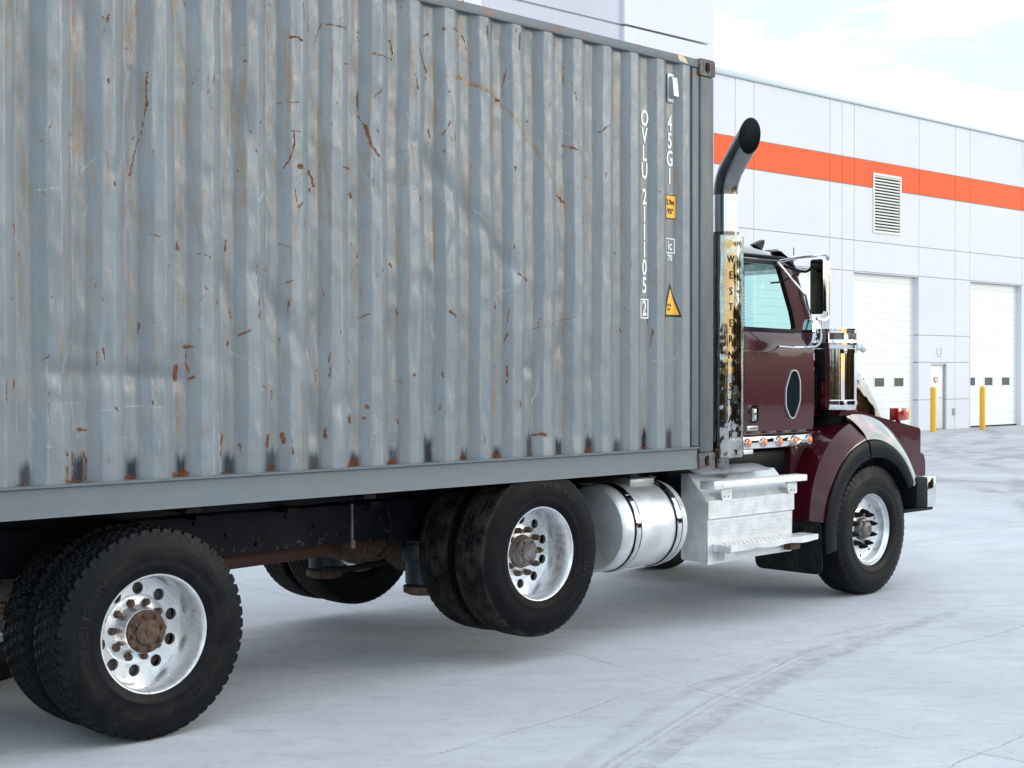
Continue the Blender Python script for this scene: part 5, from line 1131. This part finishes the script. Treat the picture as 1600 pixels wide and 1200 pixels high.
def fender(mirror):
    f = (lambda v: Vector((v.x, YL - v.y, v.z))) if mirror else (lambda v: v)
    # rear half, fixed to the cab
    bm = BM(); rows = []
    for a in np.linspace(9, 78, 24):
        t = (a - 9) / 69; rc = .83 + .03 * math.sin(t * PI) + .075 * t * t; yc = .075 + .03 * t
        rows.append([f(arc_pt(a, r, y)) for r, y in ((.66, -.005), (.765, -.015), (.785, -.008), (rc - .012, yc - .006), (rc, yc + .012), (rc + .002, .25), (rc, .45), (rc - .005, .62))])
    grid(bm, rows); bm.faces.new([bm.verts.new(v) for v in rows[0]]); bmesh.ops.recalc_face_normals(bm, faces=bm.faces[:]); fr = P('rear_fender', bm, 'maroon', TK, 32)
    # front half, tilting with the bonnet: mirror-bright curved panel and a body-coloured flank
    bm = BM(); rows = []
    for a in np.linspace(78.8, 151, 26):
        t = (a - 78.8) / 72; ro = .965 - .085 * t; yo = .16 - .09 * t; ri = .765 - .09 * t
        rows.append([f(arc_pt(a, ri + (ro - ri) * k, -.018 + (yo + .018) * k ** 1.6)) for k in np.linspace(0, 1, 8)])
    grid(bm, rows); bmesh.ops.recalc_face_normals(bm, faces=bm.faces[:]); ff = P('front_fender_panel', bm, 'trim', TK, 50)
    bm = BM(); pts = [(WX - .965 * math.cos(R(a)), WZ + .965 * math.sin(R(a))) for a in (70,)]
    arc = [(WX - (.965 - .085 * t) * math.cos(R(78 + 73 * t)), WZ + (.965 - .085 * t) * math.sin(R(78 + 73 * t))) for t in np.linspace(1, 0, 12)]
    out = [(1.88, 1.47), (1.92, 1.53), (2.30, 1.485), (3.17, 1.338), (3.185, 1.31), (3.185, 1.115), (3.12, 1.10), (2.95, .955)] + arc
    y0, y1 = (.165, .66) if not mirror else (YL - .165, YL - .66)
    holed(bm, out, [], XZ(y0), Vector((0, y1 - y0, 0))); P('front_fender', bm, 'maroon', TK, 30)
    bm = BM(); holed(bm, round_poly([(2.93, .90), (3.29, .90), (3.285, 1.05), (3.25, 1.115), (3.12, 1.118), (2.98, 1.0)], .03), [], XZ(y0 + (.01 if not mirror else -.01)), Vector((0, (y1 - y0) * .9, 0))); P('headlamp_housing', bm, 'maroon', TK, 30)
    # black rubber arch lips
    for aa, ab in ((-9.5, 77.5), (79.5, 147)):
        bm = BM(); rows = []
        for a in np.linspace(aa, ab, 28):
            t = max(0, (a - 60) / 87) if a > 60 else 0; r1 = .768 - .09 * t; r0 = r1 - .152 + .055 * t
            rows.append([f(arc_pt(a, r, y)) for r, y in ((r1, .0), (r1 + .004, -.030), (r1 - .02, -.040), (r0 + .02, -.040), (r0, -.030), (r0 - .004, .06))])
        grid(bm, rows); bm.faces.new([bm.verts.new(v) for v in rows[0]]); bm.faces.new([bm.verts.new(v) for v in rows[-1]]); bmesh.ops.recalc_face_normals(bm, faces=bm.faces[:]); P('arch_lip', bm, 'flare', fr, 35)
    bm = BM(); rows = [[f(arc_pt(a, .70, y)) for y in (.06, .62)] for a in np.linspace(5, 150, 24)]
    grid(bm, rows); P('wheel_well', bm, 'black_soft', fr)
    bm = BM(); fp = round_poly([(.0, .665), (.0, .235), (.64, .235), (.64, .665)], .07) if not mirror else round_poly([(YL, .665), (YL, .235), (YL - .64, .235), (YL - .64, .665)], .07)
    holed(bm, fp, [], lambda a, b: Vector((1.385 + .012 * math.sin(b * 9), a, b)), Vector((.008, 0, 0))); P('mud_flap', bm, 'flap', TK, 0)
    if not mirror:
        for y in (.10, .26): bm = BM(); lathe(bm, [(0, .012), (-.010, .010), (-.010, 0)], center=(1.372, y, .705), axis=(1, 0, 0), seg=10); P('flap_bolt', bm, 'alu', fr)
fender(False); fender(True)
bm = BM(); box(bm, 1.40, 1.9, .30, .64, .70, 1.36, .03); P('inner_fender', bm, 'maroon', TK)
bm = BM(); box(bm, 3.02, 3.165, .0, YL, .66, .925, .012); bp = P('bumper', bm, 'chrome', TK)
bm = BM(); box(bm, 2.84, 3.017, .004, YL - .004, .668, .925, .008); P('bumper_back', bm, 'black_soft', bp)
bm = BM(); box(bm, 2.66, 3.15, .02, .40, .632, .662, .012); P('bumper_lower_bar', bm, 'black_soft', bp)
bm = BM(); tube(bm, [(2.55, .3, .98), (2.95, .3, .975)], .012, 8); P('bumper_strut', bm, 'alu', bp)
bm = BM(); box(bm, 2.99, 3.13, .27, .36, 1.405, 1.515, .008); lamp = P('signal_lamp', bm, 'red_lens', TK)
bm = BM(); box(bm, 3.131, 3.185, .272, .358, 1.408, 1.505, .008); P('signal_lens', bm, 'amber', lamp)
bm = BM(); lathe(bm, [(1.33, .03), (1.405, .02)], center=(3.06, .315, 0), axis=(0, 0, 1), seg=12); P('lamp_stalk', bm, 'black', lamp)

# --- air cleaner
ac = (1.965, .262, 0)
bm = BM(); lathe(bm, [(1.520, 0), (1.520, 0.1605), (1.524, 0.1712), (1.545, 0.1776), (1.60, 0.1798), (1.604, 0.1771), (2.02, 0.1771), (2.024, 0.1798), (2.052, 0.1819)], center=ac, axis=(0, 0, 1), seg=72); air = P('air_cleaner', bm, 'chrome', sm=14)
bm = BM(); lathe(bm, [(2.052, 0.1840), (2.052, 0.1990), (2.068, 0.1990), (2.068, 0.1798), (2.078, 0.1776), (2.165, 0.1776), (2.168, 0.1840), (2.185, 0.1840), (2.190, 0.1766), (2.196, .0)], center=ac, axis=(0, 0, 1), seg=72); cap = P('intake_cap', bm, 'chrome', air, 14)
bm = BM()
for k in range(7):
    a0 = R(200 + k * 51); pts = [(ac[0] + 0.1785 * math.cos(a), ac[1] + 0.1785 * math.sin(a)) for a in np.linspace(a0, a0 + R(38), 8)]
    grid(bm, [[Vector((x, y, z)) for x, y in pts] for z in (2.095, 2.15)])
P('intake_screen', bm, 'casting', cap, 0)
for z in (1.565, 1.985):
    bm = BM(); lathe(bm, [(z, 0.1782), (z, 0.1835), (z + .030, 0.1835), (z + .030, 0.1782)], center=ac, axis=(0, 0, 1), seg=72)
    box(bm, ac[0] - .125, ac[0] - .085, ac[1] - 0.1766, ac[1] - .125, z - .004, z + .034, .006); P('clamp_band', bm, 'chrome', air)
bm = BM(); lathe(bm, [(.12, .022), (.22, .022), (.225, .036), (.245, .040), (.26, .030), (.262, 0)], center=(ac[0], ac[1], 2.030), axis=(.75, -.66, 0), seg=20); P('intake_stub', bm, 'alu', cap)
bm = BM(); tube(bm, [(ac[0] - .05, ac[1] + .1, 1.9), (1.75, .5, 1.9)], .03, 10); tube(bm, [(ac[0], ac[1] + .1, 1.62), (1.86, .6, 1.62)], .03, 10); P('cleaner_bracket', bm, 'black', air)
bm = BM(); tube(bm, [(ac[0], ac[1] + .02, 1.53), (ac[0], ac[1] + .06, 1.40), (ac[0], .62, 1.36)], .09, 20, 5); P('intake_duct', bm, 'black_soft', air)
me = text_mesh('W', .085, 1.1, bold=-.001)
def fa(c):
    a = c[:, 0] / 0.1787 + R(-62); return np.stack([ac[0] + 0.1803 * np.cos(a), ac[1] + 0.1803 * np.sin(a), 1.715 + c[:, 1]], -1)
obj('cleaner_emblem', map_mesh(me, fa), M['white_mark'], air, 0)

# --- mirror
MX, MY = 1.16, -.10
bm = BM(); ro = round_rect(MY - .055, MY + .060, 2.275, 2.695, .022); rows = []
for dx, k in ((0, 1.0), (.025, 1.03), (.06, .96), (.085, .80), (.098, .5)): rows.append([Vector((MX + dx, (a - MY) * k + MY, (b - 2.485) * (k * .25 + .75) + 2.485)) for a, b in ro])
grid(bm, rows, closed=True); bm.faces.new([bm.verts.new(v) for v in rows[-1]]); bmesh.ops.recalc_face_normals(bm, faces=bm.faces[:]); mr = P('door_mirror', bm, 'chrome', sm=50)
bm = BM(); holed(bm, [((a - MY) * .95 + MY, (b - 2.485) * .975 + 2.485) for a, b in ro], [], lambda a, b: Vector((MX - .002, a, b)), Vector((.004, 0, 0))); P('mirror_glass', bm, 'mirror', mr, 0)
bm = BM(); holed(bm, ro, [[((a - MY) * .95 + MY, (b - 2.485) * .975 + 2.485) for a, b in ro]], lambda a, b: Vector((MX - .005, a, b)), Vector((.008, 0, 0))); P('mirror_rim', bm, 'black', mr)
bm = BM(); tube(bm, [(1.08, YC - .02, 2.690), (1.13, .05, 2.715), (1.17, MY + .01, 2.725), (1.25, MY, 2.735), (1.30, MY, 2.715), (1.312, MY, 2.66), (1.312, MY, 2.30), (1.295, MY, 2.250), (1.25, MY, 2.232), (1.17, MY + .01, 2.240)], .012, 10, 6); P('mirror_loop', bm, 'chrome', mr)
bm = BM(); tube(bm, [(1.075, YC - .02, 2.685), (1.20, .03, 2.42), (1.20, MY + .08, 2.235)], .011, 10, 1); P('mirror_brace', bm, 'chrome', mr); bm = BM(); tube(bm, [(1.06, YC - .05, 2.03), (1.12, .06, 2.02), (1.20, -.06, 2.03), (1.215, MY, 2.10), (1.20, MY, 2.24)], .010, 10, 6); P('mirror_arm', bm, 'chrome', mr)
bm = BM(); tube(bm, [(1.16, YC - .02, 2.66), (1.22, .05, 2.61), (1.19, MY + .05, 2.66)], .010, 8, 5); tube(bm, [(1.0, YC - .01, 2.52), (1.10, YC - .06, 2.54), (1.2, .05, 2.62)], .007, 8, 5); P('mirror_cable', bm, 'black', mr)
bm = BM(); tube(bm, [(1.08, .06, 2.73), (1.08, .06, 2.79)], .004, 6); P('antenna', bm, 'black', mr)
bm = BM(); lathe(bm, [(0, .105), (-.006, .108), (-.004, .104), (.02, .10), (.05, .06), (.06, 0)], center=(1.10, MY + .045, 2.135), axis=(.84, -.54, 0), seg=36); sm_ = P('round_mirror', bm, 'chrome', mr)
bm = BM(); lathe(bm, [(-.014, 0), (-.012, .05), (-.004, .100)], center=(1.10, MY + .045, 2.135), axis=(.84, -.54, 0), seg=36); P('round_mirror_glass', bm, 'mirror', sm_, 60)
